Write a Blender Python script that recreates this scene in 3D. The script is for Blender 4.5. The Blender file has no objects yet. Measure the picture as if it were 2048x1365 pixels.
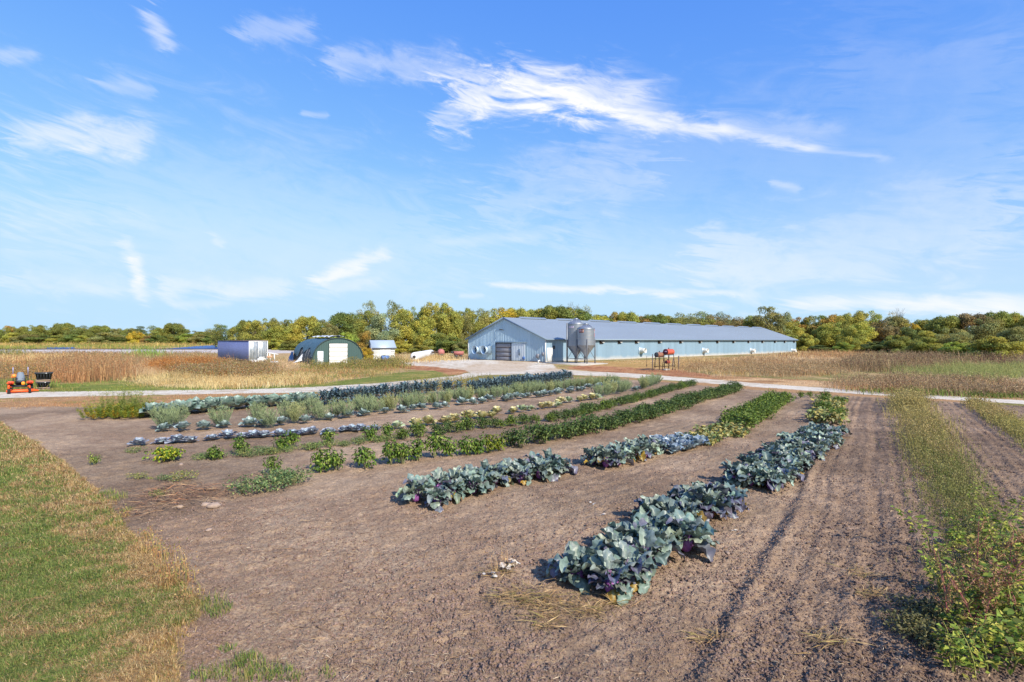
import bpy, math, random
import numpy as np
from mathutils import Vector, Matrix
random.seed(7)
rng = np.random.default_rng(11)
scene = bpy.context.scene
COL = scene.collection
R = math.radians

# ------------------------------------------------------------------ camera
H, F, CX, CY = 3.1, 1100.0, 1024.0, 683.0          # eye height (m), focal length in photo pixels
cd = bpy.data.cameras.new('camera')
cam = bpy.data.objects.new('camera', cd); COL.objects.link(cam)
cd.sensor_width = 36.0; cd.lens = F / 2048 * 36.0
cd.clip_start = 0.1; cd.clip_end = 9000
cam.location = (0, 0, H); cam.rotation_euler = (R(90), 0, 0)
scene.camera = cam

# ------------------------------------------------------------------ light, sky, exposure
SUN_EL = 35.0
SUN_H = (0.58, -0.815)                              # horizontal direction towards the sun
scene.view_settings.view_transform = 'Standard'
scene.view_settings.look = 'None'
scene.view_settings.exposure = 0.55
scene.view_settings.gamma = 1.0
L = Vector((SUN_H[0] * math.cos(R(SUN_EL)), SUN_H[1] * math.cos(R(SUN_EL)), math.sin(R(SUN_EL)))).normalized()
sd = bpy.data.lights.new('sun', 'SUN'); sd.energy = 4.4; sd.angle = R(0.5); sd.color = (1.0, 0.92, 0.79)
sun = bpy.data.objects.new('sun', sd); COL.objects.link(sun)
sun.rotation_euler = (-L).to_track_quat('-Z', 'Y').to_euler(); sun.location = (30, -40, 60)

world = bpy.data.worlds.new('World'); scene.world = world; world.use_nodes = True
wt = world.node_tree; wt.nodes.clear()

class NT:
    """tiny node helper"""
    def __init__(s, tree): s.t = tree
    def n(s, kind, **kw):
        nd = s.t.nodes.new(kind)
        for k, v in kw.items():
            if k.startswith('i_'):
                nd.inputs[int(k[2:])].default_value = v
            else: setattr(nd, k, v)
        return nd
    def l(s, a, b): s.t.links.new(a, b)
    def m(s, op, a, b=None, c=None, clamp=False):
        nd = s.t.nodes.new('ShaderNodeMath'); nd.operation = op; nd.use_clamp = clamp
        for i, v in enumerate((a, b, c)):
            if v is None: continue
            if isinstance(v, (int, float)): nd.inputs[i].default_value = v
            else: s.t.links.new(v, nd.inputs[i])
        return nd.outputs[0]
    def ramp(s, v, a, b, smooth=True):
        nd = s.t.nodes.new('ShaderNodeMapRange'); nd.interpolation_type = 'SMOOTHSTEP' if smooth else 'LINEAR'
        s.t.links.new(v, nd.inputs[0]); nd.inputs[1].default_value = a; nd.inputs[2].default_value = b
        return nd.outputs[0]
    def mix(s, f, a, b, blend='MIX'):
        nd = s.t.nodes.new('ShaderNodeMix'); nd.data_type = 'RGBA'; nd.blend_type = blend
        for i, v in ((0, f), (6, a), (7, b)):
            if isinstance(v, (int, float)): nd.inputs[i].default_value = v
            elif isinstance(v, tuple): nd.inputs[i].default_value = (*v[:3], 1)
            else: s.t.links.new(v, nd.inputs[i])
        return nd.outputs[2]

def S(r, g, b):
    f = lambda c: (c / 255 / 12.92) if c / 255 <= .04045 else ((c / 255 + .055) / 1.055) ** 2.4
    return (f(r), f(g), f(b))

w = NT(wt)
sky = w.n('ShaderNodeTexSky', sky_type='NISHITA', sun_disc=False)
sky.sun_elevation = R(SUN_EL); sky.sun_rotation = math.atan2(SUN_H[0], SUN_H[1])
sky.altitude = 300; sky.air_density = 1.0; sky.dust_density = 0.6; sky.ozone_density = 2.0
SKY_STRENGTH = 0.13
tc = w.n('ShaderNodeTexCoord'); sx = w.n('ShaderNodeSeparateXYZ'); w.l(tc.outputs['Generated'], sx.inputs[0])
az = w.m('ARCTAN2', sx.outputs[0], sx.outputs[1])
el = w.m('ARCSINE', sx.outputs[2])
# fibrous cirrus texture on the sky sphere, streaks run roughly along the azimuth
def sky_noise(sa, se, rot, scale, detail, dist, off):
    c = w.n('ShaderNodeCombineXYZ')
    ca, sa_ = math.cos(rot), math.sin(rot)
    u = w.m('ADD', w.m('MULTIPLY', az, ca), w.m('MULTIPLY', el, sa_))
    v = w.m('SUBTRACT', w.m('MULTIPLY', el, ca), w.m('MULTIPLY', az, sa_))
    w.l(w.m('MULTIPLY', u, sa), c.inputs[0]); w.l(w.m('MULTIPLY', v, se), c.inputs[1]); c.inputs[2].default_value = off
    n = w.n('ShaderNodeTexNoise'); n.inputs['Scale'].default_value = scale; n.inputs['Detail'].default_value = detail
    n.inputs['Roughness'].default_value = .62; n.inputs['Distortion'].default_value = dist
    w.l(c.outputs[0], n.inputs['Vector']); return n.outputs[0]
n1 = sky_noise(3.0, 9.0, -.16, 2.6, 9, .9, 1.3)
n2 = sky_noise(6.0, 34.0, -.2, 2.0, 10, 1.0, 4.1)
n3 = sky_noise(7.0, 8.0, .5, 2.5, 9, .8, 7.7)
wisp = w.m('ADD', w.m('MULTIPLY', n1, .35), w.m('MULTIPLY', n2, .65))
puff = w.m('ADD', w.m('MULTIPLY', n2, .45), w.m('MULTIPLY', n3, .55))
def dirof(px, py):
    x, z = (px - CX) / F, (CY - py) / F
    return math.atan2(x, 1), math.atan2(z, math.sqrt(1 + x * x))
# the clouds of that day: (from, to, half width in rad, density, sharpness, texture)
CLOUDS = [
    ((880, 170), (1330, 200), .050, 1.05, 1.0, wisp), ((1010, 165), (1170, 205), .042, .9, 1.0, wisp),
    ((1120, 205), (1480, 272), .022, 1.1, 1.0, wisp), ((1430, 262), (1650, 298), .012, .8, 1.0, wisp), ((1600, 292), (1790, 318), .008, .32, .8, wisp),
    ((870, 250), (1000, 190), .030, .7, .9, wisp), ((640, 120), (930, 135), .030, .50, .8, puff), ((1400, 235), (1700, 262), .022, .32, .6, wisp),
    ((300, 35), (322, 95), .020, .66, .9, puff), ((480, 70), (620, 60), .028, .42, .7, puff),
    ((0, 110), (75, 112), .012, .45, .8, wisp), ((0, 275), (310, 262), .026, .72, .9, wisp), ((170, 300), (280, 300), .018, .6, .9, wisp),
    ((190, 165), (310, 185), .014, .4, .7, wisp), ((600, 226), (660, 231), .006, .4, .6, wisp),
    ((240, 485), (275, 520), .012, .6, .9, puff), ((268, 520), (275, 560), .014, .85, .9, puff), ((275, 560), (290, 600), .013, .8, .9, puff),
    ((310, 570), (590, 575), .026, .62, .6, puff), ((615, 565), (785, 500), .017, 1.0, .9, puff), ((640, 580), (760, 560), .020, .45, .6, puff),
    ((960, 572), (1260, 580), .009, 1.0, .9, wisp), ((1240, 582), (1500, 592), .008, .85, .9, wisp), ((1560, 612), (2100, 606), .017, 1.0, .7, wisp),
    ((1750, 622), (2100, 618), .014, .7, .6, wisp), ((0, 560), (260, 575), .022, .4, .5, puff), ((330, 608), (470, 612), .008, .4, .6, wisp),
    ((1545, 368), (1600, 382), .010, .45, .7, puff), ((920, 590), (970, 592), .006, .4, .6, wisp),
    ((980, 410), (1300, 330), .075, .36, .25, puff), ((1380, 550), (2100, 420), .085, .46, .25, puff), ((1150, 300), (2150, 320), .13, .17, .2, puff), ((100, 380), (900, 500), .16, .26, .2, puff), ((1100, 470), (1700, 560), .08, .25, .2, puff), ((1750, 60), (2150, 250), .16, .06, .2, puff), ((850, 490), (1100, 470), .016, .35, .4, wisp),
    ((1650, 140), (2048, 110), .050, .12, .3, puff), ((0, 445), (300, 435), .030, .2, .3, puff), ((430, 480), (445, 490), .010, .4, .6, puff),
]
def segment(a, b, hw, dens, sharp, tex):
    a0, e0 = dirof(*a); a1, e1 = dirof(*b)
    ce = math.cos((e0 + e1) / 2); dx, dy = (a1 - a0), e1 - e0
    ln = math.hypot(dx, dy); ux, uy = dx / ln, dy / ln
    pa = w.m('SUBTRACT', az, (a0 + a1) / 2); pe = w.m('SUBTRACT', el, (e0 + e1) / 2)
    u = w.m('ADD', w.m('MULTIPLY', pa, ux), w.m('MULTIPLY', pe, uy))
    v = w.m('SUBTRACT', w.m('MULTIPLY', pe, ux), w.m('MULTIPLY', pa, uy))
    u = w.m('ADD', u, w.m('MULTIPLY', w.m('SUBTRACT', n2, .5), hw * 5.0)); v = w.m('ADD', v, w.m('MULTIPLY', w.m('SUBTRACT', n1, .5), hw * 3.4))
    uu = w.m('MAXIMUM', w.m('SUBTRACT', w.m('ABSOLUTE', u), ln * .36), 0.0)
    d = w.m('ADD', w.m('POWER', w.m('DIVIDE', uu, max(hw, ln * .16)), 2.0), w.m('POWER', w.m('DIVIDE', v, hw), 2.0))
    g = w.m('POWER', 2.71828, w.m('MULTIPLY', d, -1.0))
    q = w.m('ADD', w.m('MULTIPLY', g, .70), w.m('MULTIPLY', w.m('SUBTRACT', tex, .5), 1.3 * (.35 + .65 * sharp)))
    return w.m('MULTIPLY', w.m('MULTIPLY', w.ramp(q, .12, 1.0), w.m('POWER', g, .30)), dens)
tot = None
for c in CLOUDS:
    s_ = segment(*c)
    tot = s_ if tot is None else w.m('SUBTRACT', w.m('ADD', tot, s_), w.m('MULTIPLY', w.m('MULTIPLY', tot, s_), .5))
cov = w.m('MULTIPLY', tot, .82, clamp=True)
hs = w.n('ShaderNodeHueSaturation'); hs.inputs['Saturation'].default_value = 1.12; hs.inputs['Value'].default_value = 1.0
w.l(sky.outputs[0], hs.inputs['Color'])
# grade of the clear sky: deeper and bluer overhead, less glare at the horizon
sp = w.n('ShaderNodeSeparateColor'); w.l(hs.outputs[0], sp.inputs[0]); cb = w.n('ShaderNodeCombineColor'); EX = SKY_STRENGTH * 2 ** .55
for i_, (ga, gg, mx_, k_) in enumerate(((.96, 1.06, .54, .22), (.85, .74, .79, .25), (1.14, .32, 1.0, .2))):
    v_ = w.m('SMOOTH_MIN', w.m('MULTIPLY', w.m('POWER', w.m('MULTIPLY', sp.outputs[i_], EX), gg), ga), mx_, k_)
    w.l(w.m('DIVIDE', v_, EX), cb.inputs[i_])
cloud_col = w.n('ShaderNodeRGB'); cloud_col.outputs[0].default_value = (1.0 / EX, 1.01 / EX, 1.04 / EX, 1)
skyc = w.mix(cov, cb.outputs[0], cloud_col.outputs[0])
bg = w.n('ShaderNodeBackground'); bg.inputs['Strength'].default_value = SKY_STRENGTH
w.l(skyc, bg.inputs['Color'])
wo = w.n('ShaderNodeOutputWorld'); w.l(bg.outputs[0], wo.inputs[0])

# ------------------------------------------------------------------ helpers
def sm(a, b, x):
    t = np.clip((np.asarray(x, float) - a) / (b - a), 0, 1); return t * t * (3 - 2 * t)
def zt(Y):                                            # broad ground height: the farmyard lies a little higher
    return .38 * sm(58, 74, Y)
def G(px, py, up=0.0):
    """point of the ground met by the line of sight through a photo pixel"""
    Y = H * F / max(py - CY, .5)
    for _ in range(60): Y = .5 * Y + .5 * (H - float(zt(Y)) - up) * F / max(py - CY, .5)
    return ((px - CX) / F * Y, Y)
def P3(px, py): x, y = G(px, py); return Vector((x, y, float(zt(y))))
def mpp(py): return G(CX, py)[1] / F                  # metres per photo pixel at a ground row

def _hash(ix, iy, seed):
    h = (ix.astype(np.int64) * 374761393 + iy.astype(np.int64) * 668265263 + seed * 974711) & 0x7fffffff
    h = ((h ^ (h >> 13)) * 1274126177) & 0x7fffffff
    h = (h ^ (h >> 16)) & 0xffff
    return h / 65535.0
def vn(x, y, seed=0):
    x = np.asarray(x, float); y = np.asarray(y, float)
    ix = np.floor(x); iy = np.floor(y); fx = x - ix; fy = y - iy
    fx = fx * fx * (3 - 2 * fx); fy = fy * fy * (3 - 2 * fy)
    a = _hash(ix, iy, seed); b = _hash(ix + 1, iy, seed); c = _hash(ix, iy + 1, seed); d = _hash(ix + 1, iy + 1, seed)
    return (a * (1 - fx) + b * fx) * (1 - fy) + (c * (1 - fx) + d * fx) * fy
def fbm(x, y, f, oct=3, seed=0):
    s = 0; a = 1; t = 0
    for i in range(oct): s = s + a * vn(x * f, y * f, seed + i * 17); t += a; a *= .55; f *= 2.07
    return s / t
def inside(x, y, poly):
    r = np.zeros(x.shape, bool); n = len(poly)
    for i in range(n):
        x0, y0 = poly[i]; x1, y1 = poly[(i + 1) % n]
        if y0 == y1: continue
        c = ((y0 > y) != (y1 > y)) & (x < (x1 - x0) * (y - y0) / (y1 - y0) + x0)
        r ^= c
    return r
def gpoly(pts): return [G(*p) for p in pts]

class Geo:
    def __init__(s): s.V = []; s.F = []; s.C = []; s.n = 0
    def add(s, V, Fs, C=(1, 1, 1)):
        V = np.asarray(V, float).reshape(-1, 3); C = np.broadcast_to(np.asarray(C, float), V.shape)
        for f in (Fs if isinstance(Fs, list) and isinstance(Fs[0], np.ndarray) else [np.array(Fs)]): s.F.append(np.asarray(f, np.int64) + s.n)
        s.V.append(V); s.C.append(C); s.n += len(V); return s
    def mesh(s, name, mat, smooth=False):
        me = bpy.data.meshes.new(name)
        V = np.concatenate(s.V); C = np.concatenate(s.C)
        flat = np.concatenate([f.ravel() for f in s.F]); k = np.concatenate([np.full(len(f), f.shape[1]) for f in s.F])
        me.vertices.add(len(V)); me.vertices.foreach_set('co', V.ravel().astype(np.float32))
        me.loops.add(len(flat)); me.loops.foreach_set('vertex_index', flat.astype(np.int32))
        me.polygons.add(len(k)); me.polygons.foreach_set('loop_start', (np.cumsum(k) - k).astype(np.int32))
        me.polygons.foreach_set('loop_total', k.astype(np.int32))
        if smooth: me.polygons.foreach_set('use_smooth', np.ones(len(k), bool))
        at = me.color_attributes.new('col', 'FLOAT_COLOR', 'POINT')
        at.data.foreach_set('color', np.concatenate([C, np.ones((len(C), 1))], 1).ravel().astype(np.float32))
        me.update(calc_edges=True); me.materials.append(mat); return me
def link(name, me, parent=None, loc=(0, 0, 0), rz=0.0, sc=1.0):
    o = bpy.data.objects.new(name, me); COL.objects.link(o)
    o.location = loc; o.rotation_euler = (0, 0, rz); o.scale = (sc, sc, sc) if isinstance(sc, (int, float)) else sc
    if parent: o.parent = parent
    return o
def tag(o, label=None, cat=None, group=None, kind=None):
    if label: o['label'] = label
    if cat: o['category'] = cat
    if group: o['group'] = group
    if kind: o['kind'] = kind
    return o
def empty(name, loc, rz=0.0, sc=1.0, label=None, cat=None, group=None):
    o = link(name, None, None, loc, rz, sc); o.empty_display_size = .2
    return tag(o, label, cat, group)
def copy_tree(src, loc, rz, sc, label, group=None):
    r = src.copy(); COL.objects.link(r); r.location = loc; r.rotation_euler = (0, 0, rz); r.scale = (sc, sc, sc) if isinstance(sc, (int, float)) else sc
    r['label'] = label
    if group: r['group'] = group
    for ch in src.children:
        c = ch.copy(); COL.objects.link(c); c.parent = r
        for g in ch.children:
            d = g.copy(); COL.objects.link(d); d.parent = c
    return r
ONES = 'zeroth first second third fourth fifth sixth seventh eighth ninth tenth eleventh twelfth thirteenth fourteenth fifteenth sixteenth seventeenth eighteenth nineteenth'.split()
TENS = {2: 'twent', 3: 'thirt', 4: 'fort', 5: 'fift', 6: 'sixt', 7: 'sevent', 8: 'eight', 9: 'ninet'}
def nth(i):
    if i < 20: return ONES[i]
    return TENS[i // 10] + ('ieth' if i % 10 == 0 else 'y-' + ONES[i % 10])

class MB(Geo):
    """solid shapes collected into one part"""
    def box(s, x0, x1, y0, y1, z0, z1, C=(1, 1, 1)):
        V = [(x, y, z) for z in (z0, z1) for y in (y0, y1) for x in (x0, x1)]
        return s.add(V, [[0, 2, 3, 1], [4, 5, 7, 6], [0, 1, 5, 4], [2, 6, 7, 3], [0, 4, 6, 2], [1, 3, 7, 5]], C)
    def bevel_box(s, x0, x1, y0, y1, z0, z1, b, C=(1, 1, 1)):
        lay = [(z0, b), (z0 + b, 0), (z1 - b, 0), (z1, b)]
        V = []
        for z, i in lay:
            x_0, x_1, y_0, y_1 = x0 + i, x1 - i, y0 + i, y1 - i; k = b * .6
            V += [(x_0 + k, y_0, z), (x_1 - k, y_0, z), (x_1, y_0 + k, z), (x_1, y_1 - k, z), (x_1 - k, y_1, z), (x_0 + k, y_1, z), (x_0, y_1 - k, z), (x_0, y_0 + k, z)]
        Q = [[r * 8 + i, r * 8 + (i + 1) % 8, r * 8 + 8 + (i + 1) % 8, r * 8 + 8 + i] for r in range(3) for i in range(8)]
        return s.add(V, [np.array(Q), np.array([list(range(7, -1, -1))]), np.array([list(range(24, 32))])], C)
    def frustum(s, bx, by, z0, tx, ty, z1, C=(1, 1, 1), cx=0, cy=0):
        V = [(cx + sx * bx, cy + sy * by, z0) for sx, sy in ((-1, -1), (1, -1), (1, 1), (-1, 1))] + [(cx + sx * tx, cy + sy * ty, z1) for sx, sy in ((-1, -1), (1, -1), (1, 1), (-1, 1))]
        return s.add(V, [[3, 2, 1, 0], [4, 5, 6, 7], [0, 1, 5, 4], [1, 2, 6, 5], [2, 3, 7, 6], [3, 0, 4, 7]], C)
    def tube(s, pts, rad, n=8, C=(1, 1, 1), cap=True):
        pts = [Vector(p) for p in pts]; V = []
        rad = rad if isinstance(rad, (list, tuple)) else [rad] * len(pts)
        for i, p in enumerate(pts):
            d = (pts[min(i + 1, len(pts) - 1)] - pts[max(i - 1, 0)]).normalized()
            a = d.orthogonal().normalized() if abs(d.z) < .99 else Vector((1, 0, 0)); b = d.cross(a).normalized(); a = b.cross(d)
            V += [p + (a * math.cos(t) + b * math.sin(t)) * rad[i] for t in [2 * math.pi * k / n for k in range(n)]]
        Q = [[r * n + i, r * n + (i + 1) % n, r * n + n + (i + 1) % n, r * n + n + i] for r in range(len(pts) - 1) for i in range(n)]
        Fs = [np.array(Q)]
        if cap: Fs += [np.array([list(range(n - 1, -1, -1))]), np.array([list(range((len(pts) - 1) * n, len(pts) * n))])]
        return s.add([tuple(v) for v in V], Fs, C)
    def lathe(s, prof, n=32, C=(1, 1, 1), M=None):
        V = [(r * math.cos(2 * math.pi * k / n), r * math.sin(2 * math.pi * k / n), z) for r, z in prof for k in range(n)]
        if M is not None: V = [tuple(M @ Vector(v)) for v in V]
        Q = [[r * n + i, r * n + (i + 1) % n, r * n + n + (i + 1) % n, r * n + n + i] for r in range(len(prof) - 1) for i in range(n)]
        return s.add(V, np.array(Q), C)
    def poly(s, pts, C=(1, 1, 1)): return s.add(pts, np.array([list(range(len(pts)))]), C)
    def build(s, name, mat, parent=None, smooth=False, loc=(0, 0, 0), rz=0.0):
        return link(name, s.mesh(name, mat, smooth), parent, loc, rz)
def bars(specs, n=6):
    m = MB()
    for a, b, r in specs: m.tube([a, b], r, n)
    return m

# ------------------------------------------------------------------ materials
def mat(name, rgb, rough=.6, metal=0.0, var=.12, scale=3.0, bump=.0, bscale=30.0, spec=.4, stain=None, use_col=False, stretch=None):
    m = bpy.data.materials.new(name); m.use_nodes = True; t = NT(m.node_tree); b = m.node_tree.nodes['Principled BSDF']
    tc = t.n('ShaderNodeTexCoord'); vec = tc.outputs['Object']
    if stretch:
        mp = t.n('ShaderNodeMapping'); mp.inputs['Scale'].default_value = stretch; t.l(vec, mp.inputs[0]); vec = mp.outputs[0]
    n = t.n('ShaderNodeTexNoise'); n.inputs['Scale'].default_value = scale; n.inputs['Detail'].default_value = 6; n.inputs['Roughness'].default_value = .65
    t.l(vec, n.inputs['Vector'])
    v = t.ramp(n.outputs[0], .3, .7, False)
    lo = tuple(c * (1 - var) for c in rgb); hi = tuple(min(1, c * (1 + var)) for c in rgb)
    c = t.mix(v, lo, hi)
    if use_col:
        at = t.n('ShaderNodeAttribute', attribute_name='col'); c = t.mix(1.0, c, at.outputs['Color'], 'MULTIPLY')
    if stain:
        n2 = t.n('ShaderNodeTexNoise'); n2.inputs['Scale'].default_value = scale * 2.3; n2.inputs['Detail'].default_value = 8; t.l(vec, n2.inputs['Vector'])
        c = t.mix(t.m('MULTIPLY', t.ramp(n2.outputs[0], .52, .68), stain[1]), c, stain[0])
    t.l(c, b.inputs['Base Color'])
    b.inputs['Roughness'].default_value = rough; b.inputs['Metallic'].default_value = metal; b.inputs['Specular IOR Level'].default_value = spec
    if bump:
        n3 = t.n('ShaderNodeTexNoise'); n3.inputs['Scale'].default_value = bscale; n3.inputs['Detail'].default_value = 5; t.l(tc.outputs['Object'], n3.inputs['Vector'])
        bp = t.n('ShaderNodeBump'); bp.inputs['Strength'].default_value = bump; bp.inputs['Distance'].default_value = .02
        t.l(n3.outputs[0], bp.inputs['Height']); t.l(bp.outputs[0], b.inputs['Normal'])
    return m
def leafmat(name, rough=.6, spec=.25, trans=.22, noise=8.0, amt=.25):
    m = bpy.data.materials.new(name); m.use_nodes = True; t = NT(m.node_tree); b = m.node_tree.nodes['Principled BSDF']
    at = t.n('ShaderNodeAttribute', attribute_name='col'); oi = t.n('ShaderNodeObjectInfo')
    c = t.mix(1.0, at.outputs['Color'], oi.outputs['Color'], 'MULTIPLY')
    tc = t.n('ShaderNodeTexCoord'); n = t.n('ShaderNodeTexNoise'); n.inputs['Scale'].default_value = noise; n.inputs['Detail'].default_value = 4
    t.l(tc.outputs['Object'], n.inputs['Vector'])
    c = t.mix(t.m('MULTIPLY', t.ramp(n.outputs[0], .35, .7), amt), c, (0.02, 0.03, 0.012))
    t.l(c, b.inputs['Base Color']); b.inputs['Roughness'].default_value = rough; b.inputs['Specular IOR Level'].default_value = spec
    tr = t.n('ShaderNodeBsdfTranslucent'); t.l(c, tr.inputs[0])
    mx = t.n('ShaderNodeMixShader'); mx.inputs[0].default_value = trans
    t.l(b.outputs[0], mx.inputs[1]); t.l(tr.outputs[0], mx.inputs[2]); t.l(mx.outputs[0], m.node_tree.nodes['Material Output'].inputs[0])
    return m
M_LEAF = leafmat('leaf')
M_CROWN = leafmat('tree_foliage', trans=.36, noise=14, amt=.10)
M_WAXY = leafmat('waxy_leaf', rough=.42, spec=.45, trans=.06, noise=24, amt=.3)
M_GRASS = leafmat('grass_blade', trans=.3, noise=1.0, amt=.1)
M_BARK = mat('bark', S(92, 78, 64), .9, var=.3, scale=9, bump=.4)

# ------------------------------------------------------------------ ground: one seamless sheet, divided into ground, lawn, soil, road and water
def terrainmat(name, sc, bump, dist, amt=.35, rough=.95, det=8):
    m = bpy.data.materials.new(name); m.use_nodes = True; t = NT(m.node_tree); b = m.node_tree.nodes['Principled BSDF']
    at = t.n('ShaderNodeAttribute', attribute_name='col'); tc = t.n('ShaderNodeTexCoord')
    n = t.n('ShaderNodeTexNoise'); n.inputs['Scale'].default_value = sc; n.inputs['Detail'].default_value = det; n.inputs['Roughness'].default_value = .7
    t.l(tc.outputs['Object'], n.inputs['Vector'])
    n2 = t.n('ShaderNodeTexNoise'); n2.inputs['Scale'].default_value = sc * .09; n2.inputs['Detail'].default_value = 5; t.l(tc.outputs['Object'], n2.inputs['Vector'])
    f = t.m('ADD', t.m('MULTIPLY', t.ramp(n.outputs[0], .28, .72, False), amt * 2), 1 - amt)
    n4 = t.n('ShaderNodeTexNoise'); n4.inputs['Scale'].default_value = sc * .3; n4.inputs['Detail'].default_value = 6; n4.inputs['Roughness'].default_value = .75; t.l(tc.outputs['Object'], n4.inputs['Vector'])
    f = t.m('MULTIPLY', f, t.m('ADD', t.m('MULTIPLY', n2.outputs[0], .5), .75)); f = t.m('MULTIPLY', f, t.m('ADD', t.m('MULTIPLY', t.ramp(n4.outputs[0], .3, .7, False), .42), .79))
    v = t.n('ShaderNodeCombineXYZ'); [t.l(f, v.inputs[i]) for i in range(3)]
    c = t.mix(1.0, at.outputs['Color'], v.outputs[0], 'MULTIPLY'); t.l(c, b.inputs['Base Color'])
    b.inputs['Roughness'].default_value = rough; b.inputs['Specular IOR Level'].default_value = .12
    bp = t.n('ShaderNodeBump'); bp.inputs['Strength'].default_value = bump; bp.inputs['Distance'].default_value = dist
    t.l(n.outputs[0], bp.inputs['Height']); t.l(bp.outputs[0], b.inputs['Normal'])
    return m
M_SOIL = terrainmat('tilled_soil', 30, 1.0, .05, .36)
M_LAWN = terrainmat('lawn_thatch', 30, .7, .03, .45)
M_GROUND = terrainmat('dry_ground', 7, .8, .08, .38)
M_ROAD = terrainmat('gravel', 38, .6, .02, .16)

EDGE = [(-10, 838), (60, 880), (130, 930), (200, 985), (248, 1050), (300, 1110), (355, 1165), (400, 1212), (392, 1245), (365, 1275), (350, 1310), (356, 1365), (350, 1500)]
SOILP = gpoly([(-600, 830), (-120, 822), (40, 814), (290, 815), (600, 801), (850, 786), (930, 776), (1010, 769), (1130, 758), (1200, 757), (1320, 765), (1500, 780), (1660, 791), (1800, 799), (2048, 813), (3300, 885), (3300, 1500), (350, 1500)] + EDGE[::-1] + [(-600, 845)])
LAWNP = gpoly([(-2500, 1500), (-2500, 845), (-600, 845)] + EDGE)
ROADP = gpoly([(-900, 790), (0, 785), (200, 783), (450, 780), (600, 776.5), (750, 768), (850, 759), (912, 752), (940, 746), (930, 741), (850, 733), (790, 729), (800, 725), (850, 722.5), (940, 719.6), (1000, 721.5), (1035, 724), (1090, 727), (1110, 731), (1110, 738), (1150, 742), (1250, 747), (1362, 755), (1500, 766), (1650, 777), (1800, 787.5), (2048, 801.5), (3300, 870),
               (3300, 882), (2048, 809), (1800, 794), (1650, 784), (1500, 774), (1362, 763), (1250, 755), (1150, 751), (1050, 749), (960, 752), (912, 763), (850, 769), (750, 778.5), (600, 786), (400, 789), (190, 793), (0, 797), (-900, 804)])
PONDP = [gpoly(p) for p in ([(300, 699.5), (345, 697), (395, 693), (440, 690.6), (620, 690.6), (620, 699.5)], [(88, 699.5), (94, 695.5), (148, 695.5), (150, 699.5)])]
VERGE = gpoly([(-900, 803), (0, 797), (400, 789), (750, 778), (900, 764), (1150, 751), (1330, 761), (2048, 808), (2048, 815), (1130, 760), (930, 777), (600, 803), (290, 818), (-900, 830)])
MOWN = gpoly([(-500, 788), (100, 786), (440, 781), (640, 775), (720, 769), (850, 758), (905, 753), (915, 748), (880, 742), (800, 746), (720, 757), (660, 766), (430, 779), (300, 772), (250, 764), (170, 767), (100, 771), (-500, 775)])
DIRT = [gpoly(p) for p in ([(760, 731), (830, 732), (900, 733), (945, 743), (925, 749), (890, 752), (880, 744), (800, 738)], [(1120, 735), (1190, 731), (1300, 738), (1360, 741), (1470, 758), (1480, 764), (1350, 753), (1180, 743)])]
TAN = gpoly([(1180, 724), (1450, 716), (1600, 709), (1600, 716), (1440, 737), (1300, 742), (1180, 732)])
STRIP = gpoly([(1420, 751), (1650, 763), (1900, 782), (2048, 796), (2048, 801), (1650, 776), (1440, 762)])
PALE = gpoly([(1560, 712), (1640, 712), (1700, 722), (1890, 736), (1880, 741), (1760, 738), (1600, 722)])
PALE2 = gpoly([(1960, 778), (2048, 766), (2048, 790), (2020, 795)])

def u_track(X, Y): return X - .66 * Y
def u_row(X, Y): return X - .72 * Y + 4.8 * np.exp(-(Y - 9) / 8)

def soil_relief(X, Y):
    u1 = u_track(X, Y) + .12 * (fbm(X, Y, .35, 2, 5) - .5) * 2; u2 = u_row(X, Y)
    right = sm(-2.6, -1.4, u1)
    amp = .35 + .9 * vn(u1 * 1.1, Y * .12, 3)
    z = right * .027 * amp * (np.sin(u1 * 2 * math.pi / .31 + 1.5 * vn(Y * .4, u1, 9)) * .5)
    for c, wd, dp in ((-1.74, .13, -.048), (-1.45, .13, .046), (-.62, .12, -.022), (-.40, .09, .016), (.02, .09, -.042), (.22, .10, .018), (3.1, .12, -.025), (3.9, .12, -.025)):
        z = z + dp * (.35 + 1.1 * vn(Y * .55, u1 * 0 + c * 7, 14)) * np.exp(-((u1 - c - .10 * (vn(Y * .3, c * 9 + 0 * Y, 4) - .5)) / wd) ** 2)
    z = z + (1 - right) * .010 * np.sin(u2 * 2 * math.pi / .55 + 2.0 * fbm(X, Y, .5, 2, 8)) * vn(X * .5, Y * .5, 6)
    # wheel tracks where the tractor turned at the near end of the rows
    for px in ([(520, 1365), (640, 1200), (700, 1130), (820, 1075)], [(900, 1365), (880, 1270), (800, 1190), (740, 1080)], [(1020, 1300), (960, 1180), (900, 1120), (1000, 1060)]):
        q = gpoly(px)
        for (ax, ay), (bx, by) in zip(q[:-1], q[1:]):
            dx, dy = bx - ax, by - ay; tt = np.clip(((X - ax) * dx + (Y - ay) * dy) / (dx * dx + dy * dy), 0, 1)
            d = np.hypot(X - ax - tt * dx, Y - ay - tt * dy)
            z = z - .034 * np.exp(-(d / .11) ** 2) * (.4 + vn(X * 1.5, Y * 1.5, 44)) * (tt > 0) * (tt < 1)
    far = np.clip(14 / np.maximum(Y, 1), 0, 1)
    z = z + (.055 * (fbm(X, Y, 1.1, 2, 21) - .5) + .045 * (fbm(X, Y, 4.5, 2, 1) - .5) + .045 * far * np.maximum(fbm(X, Y, 11, 2, 2) - .5, 0) * 1.6 + .036 * far * (fbm(X, Y, 30, 2, 12) - .5))
    return z

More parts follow.
